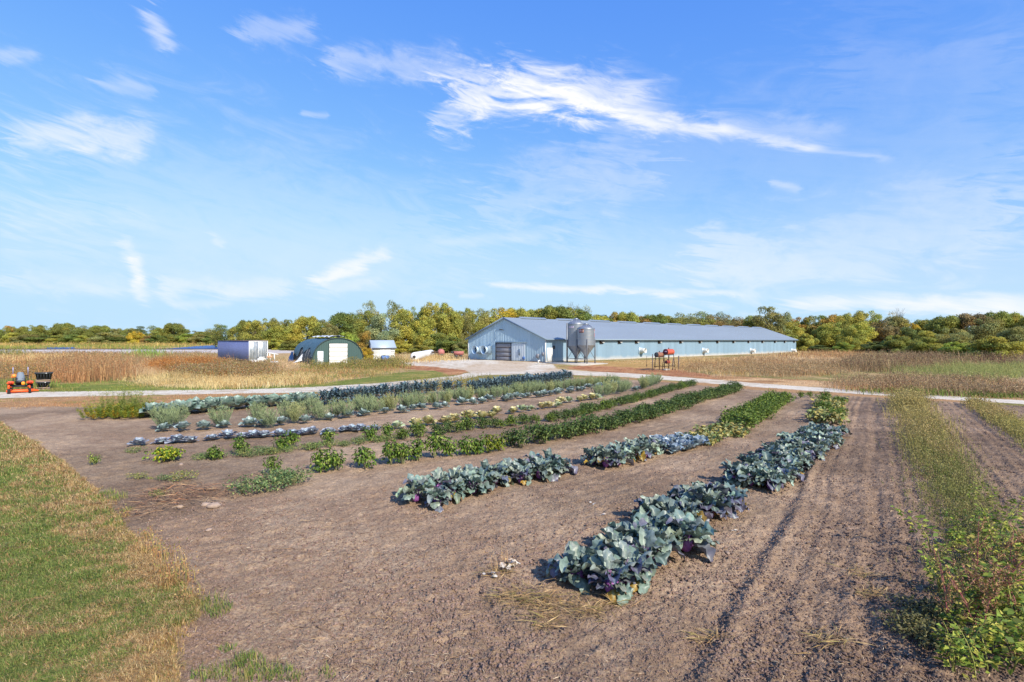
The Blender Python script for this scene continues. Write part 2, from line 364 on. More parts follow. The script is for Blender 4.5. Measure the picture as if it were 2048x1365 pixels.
def edge_dist(X, Y):
    q = gpoly(EDGE); d = np.full(np.shape(X), 1e9)
    for (ax, ay), (bx, by) in zip(q[:-1], q[1:]):
        dx, dy = bx - ax, by - ay; t = np.clip(((X - ax) * dx + (Y - ay) * dy) / (dx * dx + dy * dy), 0, 1); d = np.minimum(d, np.hypot(X - ax - t * dx, Y - ay - t * dy))
    return d
def build_terrain():
    tf = np.arange(-1.06, 1.0601, .0024)
    side = np.geomspace(1.09, 9, 24)
    T = np.concatenate([-side[::-1], tf, side])
    Yr = np.concatenate([np.geomspace(3.6, 60, 740), np.geomspace(60.5, 420, 190), np.geomspace(440, 4500, 26)])
    nY, nT = len(Yr), len(T)
    Y = np.repeat(Yr, nT); X = np.tile(T, nY) * Y
    ampx = .012 * Y + .06
    P1 = fbm(X, Y, .7, 2, 31) * .5 + fbm(X, Y, 5, 3, 32) * .5 - .5; P2 = fbm(X, Y, .7, 2, 41) * .5 + fbm(X, Y, 5, 3, 42) * .5 - .5
    Xp = X + P1 * ampx * 4; Yp = Y + P2 * ampx * 4
    def ins(poly, k=1.0): return inside(X + P1 * ampx * 4 * k, Y + P2 * ampx * 4 * k, poly)
    ident = np.zeros(len(X), np.int8)
    g1 = fbm(X, Y, .06, 3, 51); g2 = fbm(X, Y, .5, 3, 52); g3 = fbm(X, Y, 3.0, 3, 53)
    def lerp(a, b, f): return a[None] * (1 - f[:, None]) + b[None] * f[:, None]
    A = lambda *c: np.array(S(*c))
    C = lerp(A(178, 148, 105), A(132, 122, 72), sm(.4, .62, g1 * .6 + g2 * .4))
    C = C * (.75 + .5 * g3)[:, None]
    far = sm(150, 300, Y); C = C * (1 - far[:, None]) + lerp(A(176, 152, 92), A(120, 125, 60), sm(.42, .6, g1)) * far[:, None]
    m = ins(TAN); C[m] = lerp(A(188, 148, 96), A(160, 130, 75), g2)[m]
    m = ins(MOWN, .5); C[m] = lerp(A(112, 118, 55), A(158, 140, 80), sm(.45, .68, g2 * .6 + g3 * .4))[m]
    m = ins(VERGE, .6); C[m] = lerp(A(168, 130, 92), A(132, 122, 68), sm(.46, .6, g1 * .3 + g2 * .7))[m] * (.8 + .4 * g3[m])[:, None]
    for d in DIRT:
        m = ins(d, 1.0); C[m] = lerp(A(152, 100, 70), A(182, 135, 95), sm(.35, .7, g2 * .5 + g3 * .5))[m]
    m = ins(STRIP, .8); C[m] = lerp(A(196, 160, 118), A(160, 120, 82), sm(.4, .65, g2))[m]
    for p in (PALE, PALE2):
        m = ins(p); C[m] = lerp(A(214, 186, 140), A(186, 150, 105), g2)[m]
    m = ins(LAWNP, .35); ident[m] = 1
    # mown lawn: greener and browner patches, dry along its edge
    lc = lerp(A(150, 134, 78), A(112, 114, 56), sm(.35, .65, g2)); dry = sm(.46, .66, fbm(X, Y, .9, 3, 61)); de = edge_dist(X, Y); gk = sm(.2, 1.3, de)[:, None]; lc = lc * (1 - gk * .35) + A(122, 128, 58)[None] * gk * .35; dry = dry * (1 - .6 * gk[:, 0]) + .5 * np.exp(-de / .5) * (1 - dry); lc = lc * (1 - dry[:, None] * .75) + A(170, 138, 86)[None] * dry[:, None] * .75
    C[m] = lc[m] * .78
    m = ins(SOILP, .6) & (ident != 1); ident[m] = 2
    u1 = u_track(X, Y); right = sm(-2.2, 0, u1)
    sc = lerp(A(164, 140, 116), A(143, 119, 98), sm(.3, .7, g2 * .5 + g3 * .5)); sr = lerp(A(153, 128, 106), A(127, 105, 87), sm(.3, .7, g2 * .4 + g3 * .6))
    sc = sc * (1 - right[:, None]) + sr * right[:, None]
    sc = sc * (.84 + .34 * sm(.3, .7, fbm(X, Y, .28, 3, 57)))[:, None]
    C[m] = sc[m]
    m = ins(gpoly([(330, 1265), (400, 1240), (455, 1262), (440, 1310), (395, 1345), (335, 1320)])); C[m] = lerp(A(172, 142, 116), A(150, 122, 98), g3)[m]; ident[m] = 2
    m = ins(ROADP, .28) & (ident != 2); ident[m] = 3
    rd = lerp(A(208, 197, 179), A(182, 164, 141), sm(.42, .72, g2 * .45 + g3 * .55)); yard = sm(50, 58, Y) * sm(.44, .58, fbm(X, Y * .6, .22, 3, 71)); rd = rd * (1 - yard[:, None] * .5) + A(178, 150, 118)[None] * yard[:, None] * .5
    C[m] = rd[m]
    for p in PONDP:
        m = inside(X, Y, p); ident[m] = 4; C[m] = A(24, 62, 130)
    Z = zt(Y).astype(float)
    soil = ident == 2
    Z = Z + np.where(soil, soil_relief(X, Y), 0)
    Z = Z + np.where(ident == 1, .05 * (fbm(X, Y, .8, 3, 81) - .35), 0)
    Z = Z + np.where(ident == 0, np.minimum(.06, .004 * Y) * (fbm(X, Y, .5, 3, 83) - .5), 0)
    Z = np.where(ident == 4, .2, Z)
    V = np.stack([X, Y, Z], 1)
    i = np.arange(nY - 1)[:, None] * nT + np.arange(nT - 1)[None]
    Q = np.stack([i, i + 1, i + nT + 1, i + nT], 2).reshape(-1, 4)
    fid = ident[Q[:, 0]]
    for k, nm, mt in ((0, 'ground', M_GROUND), (1, 'lawn', M_LAWN), (2, 'garden_soil', M_SOIL), (3, 'gravel_road', M_ROAD), (4, 'pond_water', None)):
        q = Q[fid == k]; u, inv = np.unique(q, return_inverse=True)
        g = Geo(); g.add(V[u], inv.reshape(-1, 4), C[u])
        if k == 0:                                    # the land behind and beside the viewer
            g.add([(-400, -300, -.03), (400, -300, -.03), (400, 3.62, -.03), (-400, 3.62, -.03)], np.array([[0, 1, 2, 3]]), S(140, 130, 80))
        if k == 4:
            mt = bpy.data.materials.new('pond_water'); mt.use_nodes = True; t = NT(mt.node_tree); b = mt.node_tree.nodes['Principled BSDF']
            b.inputs['Base Color'].default_value = (*S(22, 70, 140), 1); b.inputs['Roughness'].default_value = .35
            n = t.n('ShaderNodeTexNoise'); n.inputs['Scale'].default_value = 1.2; n.inputs['Detail'].default_value = 4
            tc = t.n('ShaderNodeTexCoord'); t.l(tc.outputs['Object'], n.inputs['Vector'])
            bp = t.n('ShaderNodeBump'); bp.inputs['Strength'].default_value = 1; bp.inputs['Distance'].default_value = .5; t.l(n.outputs[0], bp.inputs['Height']); t.l(bp.outputs[0], b.inputs['Normal'])
        tag(link(nm, g.mesh(nm, mt, True)), {0: 'dry tan and olive farmland round the yard', 1: 'mown lawn, half green and half dried', 2: 'grey-brown tilled garden soil with wheel tracks', 3: 'pale gravel farm road and yard', 4: 'blue pond beyond the railway'}[k], kind='structure')
build_terrain()

# railway bank beyond the left field
def build_rail():
    m = MB(); x0, x1 = -420, -48
    prof = [(121, .3), (136.5, .98), (141.5, .98), (152, .3)]
    n = 160; xs = np.linspace(x0, x1, n)
    V = [(x, y + .5 * (vn(x * .3, y, 3) - .5), z + .10 * (vn(x * .5, y * 3, 5) - .5)) for x in xs for y, z in prof]
    Q = [[i * 4 + j, (i + 1) * 4 + j, (i + 1) * 4 + j + 1, i * 4 + j + 1] for i in range(n - 1) for j in range(3)]
    m.add(V, np.array(Q), S(190, 180, 172))
    tag(m.build('railway_embankment', M_ROAD), 'long bank of pale ballast carrying the railway', kind='structure')
    Mr = mat('rusty_rail', S(62, 50, 46), .7, .4, scale=2)
    for y, l in ((137.4, 'dark rusty rail on the near edge of the pale ballast bank'), (138.9, 'dark rusty rail on the far side of the ballast bank, beyond the other rail')):
        b = MB(); b.box(x0, x1, y - .07, y + .07, .93, 1.0); b.box(x0, x1, y - .025, y + .025, 1.0, 1.1); b.box(x0, x1, y - .045, y + .045, 1.1, 1.17)
        tag(b.build('railway_rail', Mr), l, 'rail', 'rails of the railway')
build_rail()

# ------------------------------------------------------------------ long barn
D0, NX, Z0 = 71.0, 4.32, .38
AL = math.atan2(.694, .72); ca, sa = math.cos(AL), math.sin(AL)
def gab(px, py):
    k = (px - CX) / F; y = (NX - k * D0) / (sa + ca * k); d = D0 + ca * y
    return y, H - (py - CY) * d / F - Z0
def lon(px, py):
    k = (px - CX) / F; x = (k * D0 - NX) / (ca - sa * k); d = D0 + sa * x
    return x, H - (py - CY) * d / F - Z0
BL, BW, BE, BR = 89.5, 15.6, 3.1, 5.95               # length, width, eave, ridge
M_STEEL = mat('pale_blue_steel', S(172, 194, 212), .42, .25, .07, .35, spec=.5, stretch=(1, 1, .12))
M_STEELG = mat('grey_blue_roof_steel', S(154, 164, 170), .45, .35, .05, .3, spec=.5, stretch=(.2, 1, 1))
M_TRIM = mat('trim_steel', S(120, 138, 155), .5, .2, .05)
M_WHITE = mat('white_paint', S(214, 214, 212), .5, 0, .04, 2)
M_DARK = mat('dark_steel', S(58, 60, 66), .6, .3, .15)
M_GREYDOOR = mat('grey_door_panel', S(136, 136, 142), .6, 0, .12, 1.2)
M_CONC = mat('concrete', S(172, 166, 158), .9, 0, .15, 2, bump=.3)
M_GALV = mat('galvanised_steel', S(146, 152, 160), .42, .6, .10, 1.5, spec=.5)
M_GALVD = mat('weathered_galvanised_steel', S(160, 158, 154), .5, .5, .15, 2)
M_BROWNIRON = mat('rusty_iron', S(74, 58, 50), .8, .3, .3, 5)

barn = empty('barn', (NX, D0, Z0), AL, 1, 'long low barn of pale blue ribbed steel with a grey roof', 'barn')
def ribbed(org, d, nrm, length, top, pitch=.305, h=.03, z0=0.0, colf=None):
    g = MB(); u = 0.0; pts = []
    while u < length - 1e-6:
        for a, o in ((0, 0), (pitch - .09, 0), (pitch - .065, h), (pitch - .025, h)):
            if u + a < length: pts.append((u + a, o))
        u += pitch
    pts.append((length, 0)); V = []; C = []
    for a, o in pts:
        p = Vector(org) + Vector(d) * a + Vector(nrm) * o
        c = colf(a) if colf else 1.0
        V += [(p.x, p.y, z0), (p.x, p.y, top(a))]; C += [(c, c, c)] * 2
    Q = [[2 * i, 2 * i + 2, 2 * i + 3, 2 * i + 1] for i in range(len(pts) - 1)]
    return g.add(V, np.array(Q), C)
panel_tone = lambda s: (lambda a: .90 + .16 * float(_hash(np.array(int(a / .915)), np.array(s), 5)))
M_WALL = mat('blue_ribbed_wall_shade_lifted', S(172, 196, 210), .45, .15, .06, .5, spec=.45, use_col=True, stretch=(1, 1, .15))  # same steel as the long wall, colour lifted to offset weak grazing sun
# splash-whitened foot of the long wall: dust and lime thrown up by rain and fans
def wallfoot(m):
    t = NT(m.node_tree); b = m.node_tree.nodes['Principled BSDF']; src = b.inputs['Base Color'].links[0].from_socket
    tc = t.n('ShaderNodeTexCoord'); s = t.n('ShaderNodeSeparateXYZ'); t.l(tc.outputs['Object'], s.inputs[0])
    n = t.n('ShaderNodeTexNoise'); n.inputs['Scale'].default_value = .8; n.inputs['Detail'].default_value = 5; t.l(tc.outputs['Object'], n.inputs['Vector'])
    f = t.m('ADD', s.outputs[2], t.m('MULTIPLY', n.outputs[0], -.7))
    t.l(t.mix(t.m('MULTIPLY', t.m('SUBTRACT', 1.0, t.ramp(f, -.30, .28)), .8), src, S(190, 190, 188)), b.inputs['Base Color'])
M_WALLL = mat('blue_ribbed_wall_sun_darkened', S(134, 160, 180), .45, .15, .05, .5, spec=.45, use_col=True, stretch=(1, 1, .15)); wallfoot(M_WALLL)  # same steel as the gable, colour toned down against the full sun
gtop = lambda y: BE + (BR - BE) * (1 - abs(y - BW / 2) / (BW / 2))
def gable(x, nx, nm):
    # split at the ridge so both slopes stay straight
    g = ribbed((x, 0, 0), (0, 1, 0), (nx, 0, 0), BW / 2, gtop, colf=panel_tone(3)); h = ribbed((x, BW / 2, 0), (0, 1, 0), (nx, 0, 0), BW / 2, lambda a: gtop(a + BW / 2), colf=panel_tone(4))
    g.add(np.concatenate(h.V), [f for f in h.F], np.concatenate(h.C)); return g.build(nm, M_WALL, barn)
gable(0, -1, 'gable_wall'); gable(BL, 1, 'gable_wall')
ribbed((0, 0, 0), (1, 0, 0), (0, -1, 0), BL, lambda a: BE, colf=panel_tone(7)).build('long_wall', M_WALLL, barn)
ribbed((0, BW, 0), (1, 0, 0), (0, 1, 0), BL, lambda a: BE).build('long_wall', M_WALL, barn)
OV = .45; sl = (BR - BE) / (BW / 2)
def roof(side):
    g = MB(); u = -.25; pts = []
    while u < BL + .25:
        for a, o in ((0, 0), (.22, 0), (.245, .03), (.285, .03)):
            if u + a < BL + .25: pts.append((u + a, o))
        u += .305
    pts.append((BL + .25, 0)); V = []
    e = (-OV, BE - OV * sl + .06); r = (BW / 2, BR + .06)
    for a, o in pts:
        for (y, z) in (e, r):
            V.append((a, y if side else BW - y, z + o))
    Q = [[2 * i, 2 * i + 2, 2 * i + 3, 2 * i + 1] for i in range(len(pts) - 1)]
    g.add(V, np.array(Q if side else [q[::-1] for q in Q])); return g.build('roof', M_STEELG, barn)
roof(True); roof(False)
b = MB(); b.box(-.27, BL + .27, -OV - .03, -OV, BE - OV * sl - .12, BE - OV * sl + .07); b.build('fascia', M_TRIM, barn)
b = MB(); b.box(-.2, BL + .2, -OV, -.035, BE - OV * sl - .10, BE - OV * sl - .07); b.build('soffit', M_WHITE, barn)
for s in (0, 1):                                     # rake boards of the near gable
    y0, y1 = (-OV, BW / 2) if s == 0 else (BW + OV, BW / 2); b = MB(); z0_, z1_ = BE - OV * sl, BR
    b.add([(-.31, y0, z0_ - .12), (-.31, y1, z1_ - .12), (-.31, y1, z1_ + .09), (-.31, y0, z0_ + .09), (-.255, y0, z0_ - .12), (-.255, y1, z1_ - .12), (-.255, y1, z1_ + .09), (-.255, y0, z0_ + .09)],
          [[0, 1, 2, 3], [7, 6, 5, 4], [0, 4, 5, 1], [3, 2, 6, 7], [0, 3, 7, 4], [1, 5, 6, 2]]); b.build('rake_board', M_TRIM, barn)
x = 3.0
for k in range(11):                                  # raised ridge vent caps with gaps between them
    b = MB(); b.add([(x, BW / 2 - .42, BR + .0), (x + 5.4, BW / 2 - .42, BR + .0), (x + 5.4, BW / 2, BR + .26), (x, BW / 2, BR + .26), (x, BW / 2 + .42, BR + .0), (x + 5.4, BW / 2 + .42, BR + .0)], [np.array([[0, 1, 2, 3], [3, 2, 5, 4]]), np.array([[0, 3, 4], [1, 5, 2]])])
    b.build('ridge_vent', M_STEELG, barn); x += 8.0
b = MB(); b.box(-.06, .06, -.05, .06, 0, BE - .1); b.build('corner_trim', M_WHITE, barn)
b = MB(); b.box(-.05, .05, BW - .05, BW + .05, 0, BE - .1); b.build('corner_trim', M_WHITE, barn)
b = MB(); b.box(-.10, BL + .1, -.10, -.036, -.35, .14); b.build('foundation', M_CONC, barn)
b = MB(); b.box(-.10, -.036, -.10, BW + .1, -.35, .05); b.build('foundation', M_DARK, barn)

# things on the gable
ya, zt_ = gab(1022.5, 687.2); yb, _ = gab(993.2, 687.2); zt_ = 2.38
d = MB(); n = 4
for i in range(n): d.bevel_box(-.07, -.045, ya, yb, .02 + i * zt_ / n, (i + 1) * zt_ / n - .02, .01)
dr = d.build('overhead_door', M_GREYDOOR, barn)
for y0, y1, z0_, z1_ in ((ya - .12, ya, 0, zt_ + .1), (yb, yb + .12, 0, zt_ + .1), (ya, yb, zt_, zt_ + .1)):
    b = MB(); b.box(-.14, -.036, y0, y1, z0_, z1_); b.build('door_frame', M_DARK, dr)
for i in range(1, n):
    b = MB(); b.box(-.082, -.071, ya, yb, i * zt_ / n - .05, i * zt_ / n + .03); b.build('panel_joint', M_BROWNIRON, dr)
yc, _ = gab(1052.6, 687)
b = ribbed((-.10, yc + .1, 0), (0, 1, 0), (-1, 0, 0), ya - .14 - yc - .1, lambda a: zt_, .305, .025, .05); sd_ = b.build('sliding_door', mat('pale_grey_steel', S(196, 206, 214), .45, .15, .05, .6, stretch=(1, 1, .2)), barn)
b = MB(); b.box(-.20, -.11, yc - .15, yb + .14, zt_ + .12, zt_ + .24); b.build('door_track', M_TRIM, barn)
y1, z1_ = gab(1038.6, 699); y0, z0_ = gab(1042.2, 711); b = MB(); b.bevel_box(-.19, -.127, y0, y1, z0_, z1_, .02); b.build('hatch', M_TRIM, barn)
y, z = gab(1007.9, 661); lt = MB(); lt.tube([(-.03, y, z), (-.5, y, z + .1)], .03).box(-.75, -.45, y - .12, y + .12, z - .02, z + .12); lt.build('yard_light', M_DARK, barn)
y2, z2 = gab(991.5, 680); b = MB(); b.tube([(-.05, y, z), (-.05, y2, z)], .018); b.tube([(-.05, y2, z), (-.05, y2, z2)], .018); b.build('conduit', M_TRIM, barn)
for px in (960.5, 978.5):                            # two exhaust fans
    y, z = gab(px, 700.3); r = .55; hs_ = MB(); hs_.bevel_box(-.62, -.036, y - r, y + r, z - r, z + r, .04)
    fn = hs_.build('exhaust_fan', M_TRIM, barn)
    Mx = Matrix.Translation((-.60, y, z)) @ Matrix.Rotation(R(-90), 4, 'Y')
    c = MB(); c.lathe([(r * .82, 0), (r * 1.12, .55), (r * 1.09, .55), (r * .78, 0)], 28, M=Mx); c.build('cone', M_STEEL, fn, True)
    c = MB(); c.lathe([(.0, .10), (.12, .10), (.12, .02)], 12, M=Mx)
    for k in range(6):
        a = k * math.pi / 3; c.add([tuple(Mx @ Vector((math.cos(a + q) * rr, math.sin(a + q) * rr, zz))) for q, rr, zz in ((-.15, .1, .03), (.15, .1, .09), (.28, .44, .09), (-.22, .44, .03))], np.array([[0, 1, 2, 3]]))
    c.build('fan_blades', M_DARK, fn)
for px, py, w_, h_ in ((1076.3, 712.5, .22, .42), (1087, 708.5, .16, .32)):
    y, z = gab(px, py); b = MB(); b.bevel_box(-.22, -.036, y - w_, y + w_, z - h_ * .6, z + h_ * .6, .02); bx_ = b.build('meter_box', M_GREYDOOR, barn)
    b = MB(); b.tube([(-.1, y, z - h_ * .6), (-.1, y, -.1)], .03); b.build('conduit', M_TRIM, bx_)
y, z = gab(1049, 717); b = MB(); b.tube([(-.12, y, -.1), (-.12, y, z + .1)], .04, 8); b.bevel_box(-.26, -.08, y - .16, y + .16, z - .2, z + .18, .02); b.build('hydrant', mat('blue_plastic', S(70, 105, 165), .5), barn)
# things on the long wall
x0, z1_ = lon(1094.5, 697.6); x1, _ = lon(1103, 697.6); b = MB(); b.bevel_box(x0, x1, -.10, -.045, .02, z1_, .012); wd_ = b.build('walk_door', M_WHITE, barn)
b = MB(); b.box(x0 - .08, x0, -.12, -.036, .0, z1_ + .08); b.box(x1, x1 + .08, -.12, -.036, .0, z1_ + .08); b.box(x0, x1, -.12, -.036, z1_, z1_ + .08); b.build('door_frame', M_WHITE, wd_)
b = MB(); b.tube([(x1 - .1, -.10, .95), (x1 - .1, -.16, .95)], .03); b.build('handle', M_DARK, wd_)
x, z = lon(1106.8, 696); b = MB(); b.bevel_box(x - .12, x + .12, -.2, -.036, z - .2, z + .25, .03); b.build('wall_lamp', M_DARK, barn)
for px in (1202, 1238, 1272, 1318, 1360.5, 1399, 1434, 1466, 1496, 1524, 1549, 1568.5, 1587.5):   # baffled air inlets under the eave
    x, _ = lon(px, 686); z = 2.62; b = MB(); w_ = .42
    V = [(x - w_, -.036, z + .16), (x + w_, -.036, z + .16), (x + w_, -.42, z + .02), (x - w_, -.42, z + .02), (x - w_, -.036, z + .20), (x + w_, -.036, z + .20), (x + w_, -.44, z + .06), (x - w_, -.44, z + .06)]
    b.add(V, [[0, 1, 2, 3], [7, 6, 5, 4], [0, 4, 5, 1], [1, 5, 6, 2], [2, 6, 7, 3], [3, 7, 4, 0]])
    iv = b.build('inlet_hood', M_DARK, barn)
    b = MB(); b.box(x - w_ + .05, x + w_ - .05, -.16, -.036, z - .28, z + .10); b.build('inlet_opening', M_BROWNIRON, iv)
    b = MB(); b.box(x + .02, x + w_ + .05, -.30, -.17, z - .16, z - .02); b.build('baffle', M_WHITE, iv)
M_FIBRE = mat('white_fibreglass', S(210, 210, 208), .4, 0, .04, 3)
for px in (1281, 1406.5, 1501.5, 1584):              # white fan cones
    x, z = lon(px, 702); r = .37; Mx = Matrix.Translation((x, -.036, z)) @ Matrix.Rotation(R(90), 4, 'X')
    c = MB(); c.lathe([(r * 1.0, 0), (r * 1.0, .25), (r * .92, .5), (r * 1.05, .88), (r * 1.02, .88), (r * .86, .5), (r * .86, .1), (0, .1)], 28, M=Mx)
    fc = c.build('fan_cone', M_FIBRE, barn, True)
    c = MB(); c.box(x - .56, x + .56, -.085, -.05, z - .54, z + .54); c.build('mounting_panel', M_STEEL, fc)

# concrete slab and the two feed bins
def bpt(x, y, z=0): return Vector((NX + ca * x - sa * y, D0 + sa * x + ca * y, z))
slab = MB(); slab.box(-1.2, 3.6, -7.2, -.12, -.35, -.02)
o = slab.build('concrete_slab', M_CONC); o.location = (NX, D0, Z0); o.rotation_euler = (0, 0, AL); tag(o, 'pale concrete slab under the two feed bins', 'slab')
M_SIGN = mat('brown_sign', S(92, 56, 46), .6); M_ORANGE = mat('orange_sign', S(205, 120, 60), .6); M_MAUVE = mat('faded_lettering', S(206, 190, 214), .6); M_PINK = mat('pink_sticker', S(226, 150, 160), .6)
M_LEG = mat('dull_grey_steel', S(104, 106, 112), .6, .3, .15)
def feed_bin(px, x, r, zh, zb, ztp, zap, ztip, label, kind):
    k = (px - CX) / F
    # stands on the slab, x metres along the barn; distance out from the wall chosen by its bearing
    y = (NX + ca * x - k * (D0 + sa * x)) / (sa + k * ca)
    p = bpt(x, y, Z0 - .02); root = empty('feed_bin', p, 0, 1, label, 'feed bin', 'feed bins by the barn'); g0 = Z0 - .02
    zb, ztp, zap, ztip = zb - g0, ztp - g0, zap - g0, ztip - g0
    prof = []; z = zb; n = int((ztp - zb) / .067)
    for i in range(n + 1): prof.append((r + (.012 if i % 2 else 0), zb + (ztp - zb) * i / n))
    b = MB(); b.lathe(prof, 48); bd = b.build('bin_body', M_GALV, root, True)
    b = MB()
    for i in range(1, 5): b.lathe([(r + .014, zb + (ztp - zb) * i / 5 - .012), (r + .02, zb + (ztp - zb) * i / 5), (r + .014, zb + (ztp - zb) * i / 5 + .012)], 48)
    b.build('seam', M_GALVD, bd)
    b = MB(); b.lathe([(r + .05, ztp - .05), (r + .05, ztp + .0), (.26, zap - .06), (.26, zap - .06)], 40)
    for i in range(14):
        a = 2 * math.pi * i / 14; b.tube([((r + .05) * math.cos(a), (r + .05) * math.sin(a), ztp + .012), (.27 * math.cos(a), .27 * math.sin(a), zap - .05)], .014, 5)
    rf = b.build('bin_roof', M_GALV, root)
    b = MB(); b.lathe([(.27, zap - .08), (.30, zap + .02), (.22, zap + .08), (0, zap + .10)], 20); b.build('lid', M_GALV, rf)
    b = MB(); b.lathe([(r - .01, zb), (.26, ztip), (.26, ztip - .10), (.12, ztip - .22)], 40); b.build('hopper', M_GALV, root)
    for i in range(4):
        a = R(45 + 90 * i) + AL; c_, s_ = math.cos(a), math.sin(a)
        b = MB(); b.tube([((r + .05) * c_, (r + .05) * s_, 0), ((r + .05) * c_, (r + .05) * s_, zb + .75)], .07, 6); b.lathe([(.0, .02), (.12, .02), (.12, 0)], 8, M=Matrix.Translation(((r + .05) * c_, (r + .05) * s_, 0))); b.build('leg', M_LEG, root)
        a2 = a + R(90); q = lambda aa, z: ((r + .04) * math.cos(aa), (r + .04) * math.sin(aa), z)
        b = MB(); b.tube([q(a, zb), q(a2, .5)], .03, 5); b.build('brace', M_LEG, root)
        b = MB(); b.tube([q(a, .5), q(a2, .5)], .025, 5); b.build('rail', M_GALVD, root)
    aw = math.atan2(-p.y, -p.x)                      # towards the viewer
    def plate(da, wd, z0_, z1_, m_, nm, off=.03, par=bd):
        g = MB(); N = 5; V = []
        for i in range(N + 1):
            a = aw + da + wd * (i / N - .5)
            for z in (z0_, z1_): V.append(((r + off) * math.cos(a), (r + off) * math.sin(a), z))
        g.add(V, np.array([[2 * i, 2 * i + 2, 2 * i + 3, 2 * i + 1] for i in range(N)])); return g.build(nm, m_, par)
    if kind == 0:
        plate(-.60, .66, ztp - .52, ztp - .08, M_SIGN, 'sign_board')
        plate(-.32, .10, ztp - .46, ztp - .14, M_ORANGE, 'sign_mark', .034); plate(-.34, .05, ztp - .40, ztp - .2, M_WHITE, 'sign_mark', .037)
        for a in (-.84, -.74, -.58): plate(a, .04, ztp - .44, ztp - .16, M_MAUVE, 'sign_mark', .034)
        for a in (-.80, -.62): plate(a, .10, ztp - .22, ztp - .16, M_MAUVE, 'sign_mark', .036)
        for i in range(4): plate(1.30, .14, ztp - .3 - i * .24, ztp - .14 - i * .24, M_PINK, 'sticker')
        plate(1.28, .12, ztp - .55, ztp - .33, M_WHITE, 'sticker', .035)
    else:
        for i, hgt in enumerate((.16, .2, .16, .2, .16, .2)): plate(-.95 + i * .13, .085, ztp - .52, ztp - .52 + hgt, M_MAUVE, 'faded_letter')
        b = MB(); a = aw - 1.32
        for da in (-.10, .10): b.tube([((r + .16) * math.cos(a + da), (r + .16) * math.sin(a + da), -.0), ((r + .16) * math.cos(a + da), (r + .16) * math.sin(a + da), ztp + .1)], .045, 6)
        for i in range(18):
            z = .3 + i * .27
            if z < ztp: b.tube([((r + .16) * math.cos(a - .10), (r + .16) * math.sin(a - .10), z), ((r + .16) * math.cos(a + .10), (r + .16) * math.sin(a + .10), z)], .016, 5)
        b.build('ladder', M_GALVD, root)
    return root
feed_bin(1172, 1.4, 1.06, 0, 2.56, 4.64, 5.22, 1.32, 'shorter galvanised feed bin with a brown sign, standing in front of the taller one', 0)
feed_bin(1152, 1.9, 1.04, 0, 2.46, 5.28, 5.92, 1.25, 'taller galvanised feed bin with a ladder, standing nearer the barn wall', 1)
# white pipe stub in the yard
p = P3(1076.5, 730); b = MB(); b.tube([(0, 0, 0), (0, 0, .42), (.08, 0, .5)], .09, 10); b.tube([(.08, 0, .5), (.2, 0, .46)], .1, 10)
tag(b.build('standpipe', M_WHITE, None, False, p), 'short white standpipe in the dirt by the barn corner', 'standpipe')

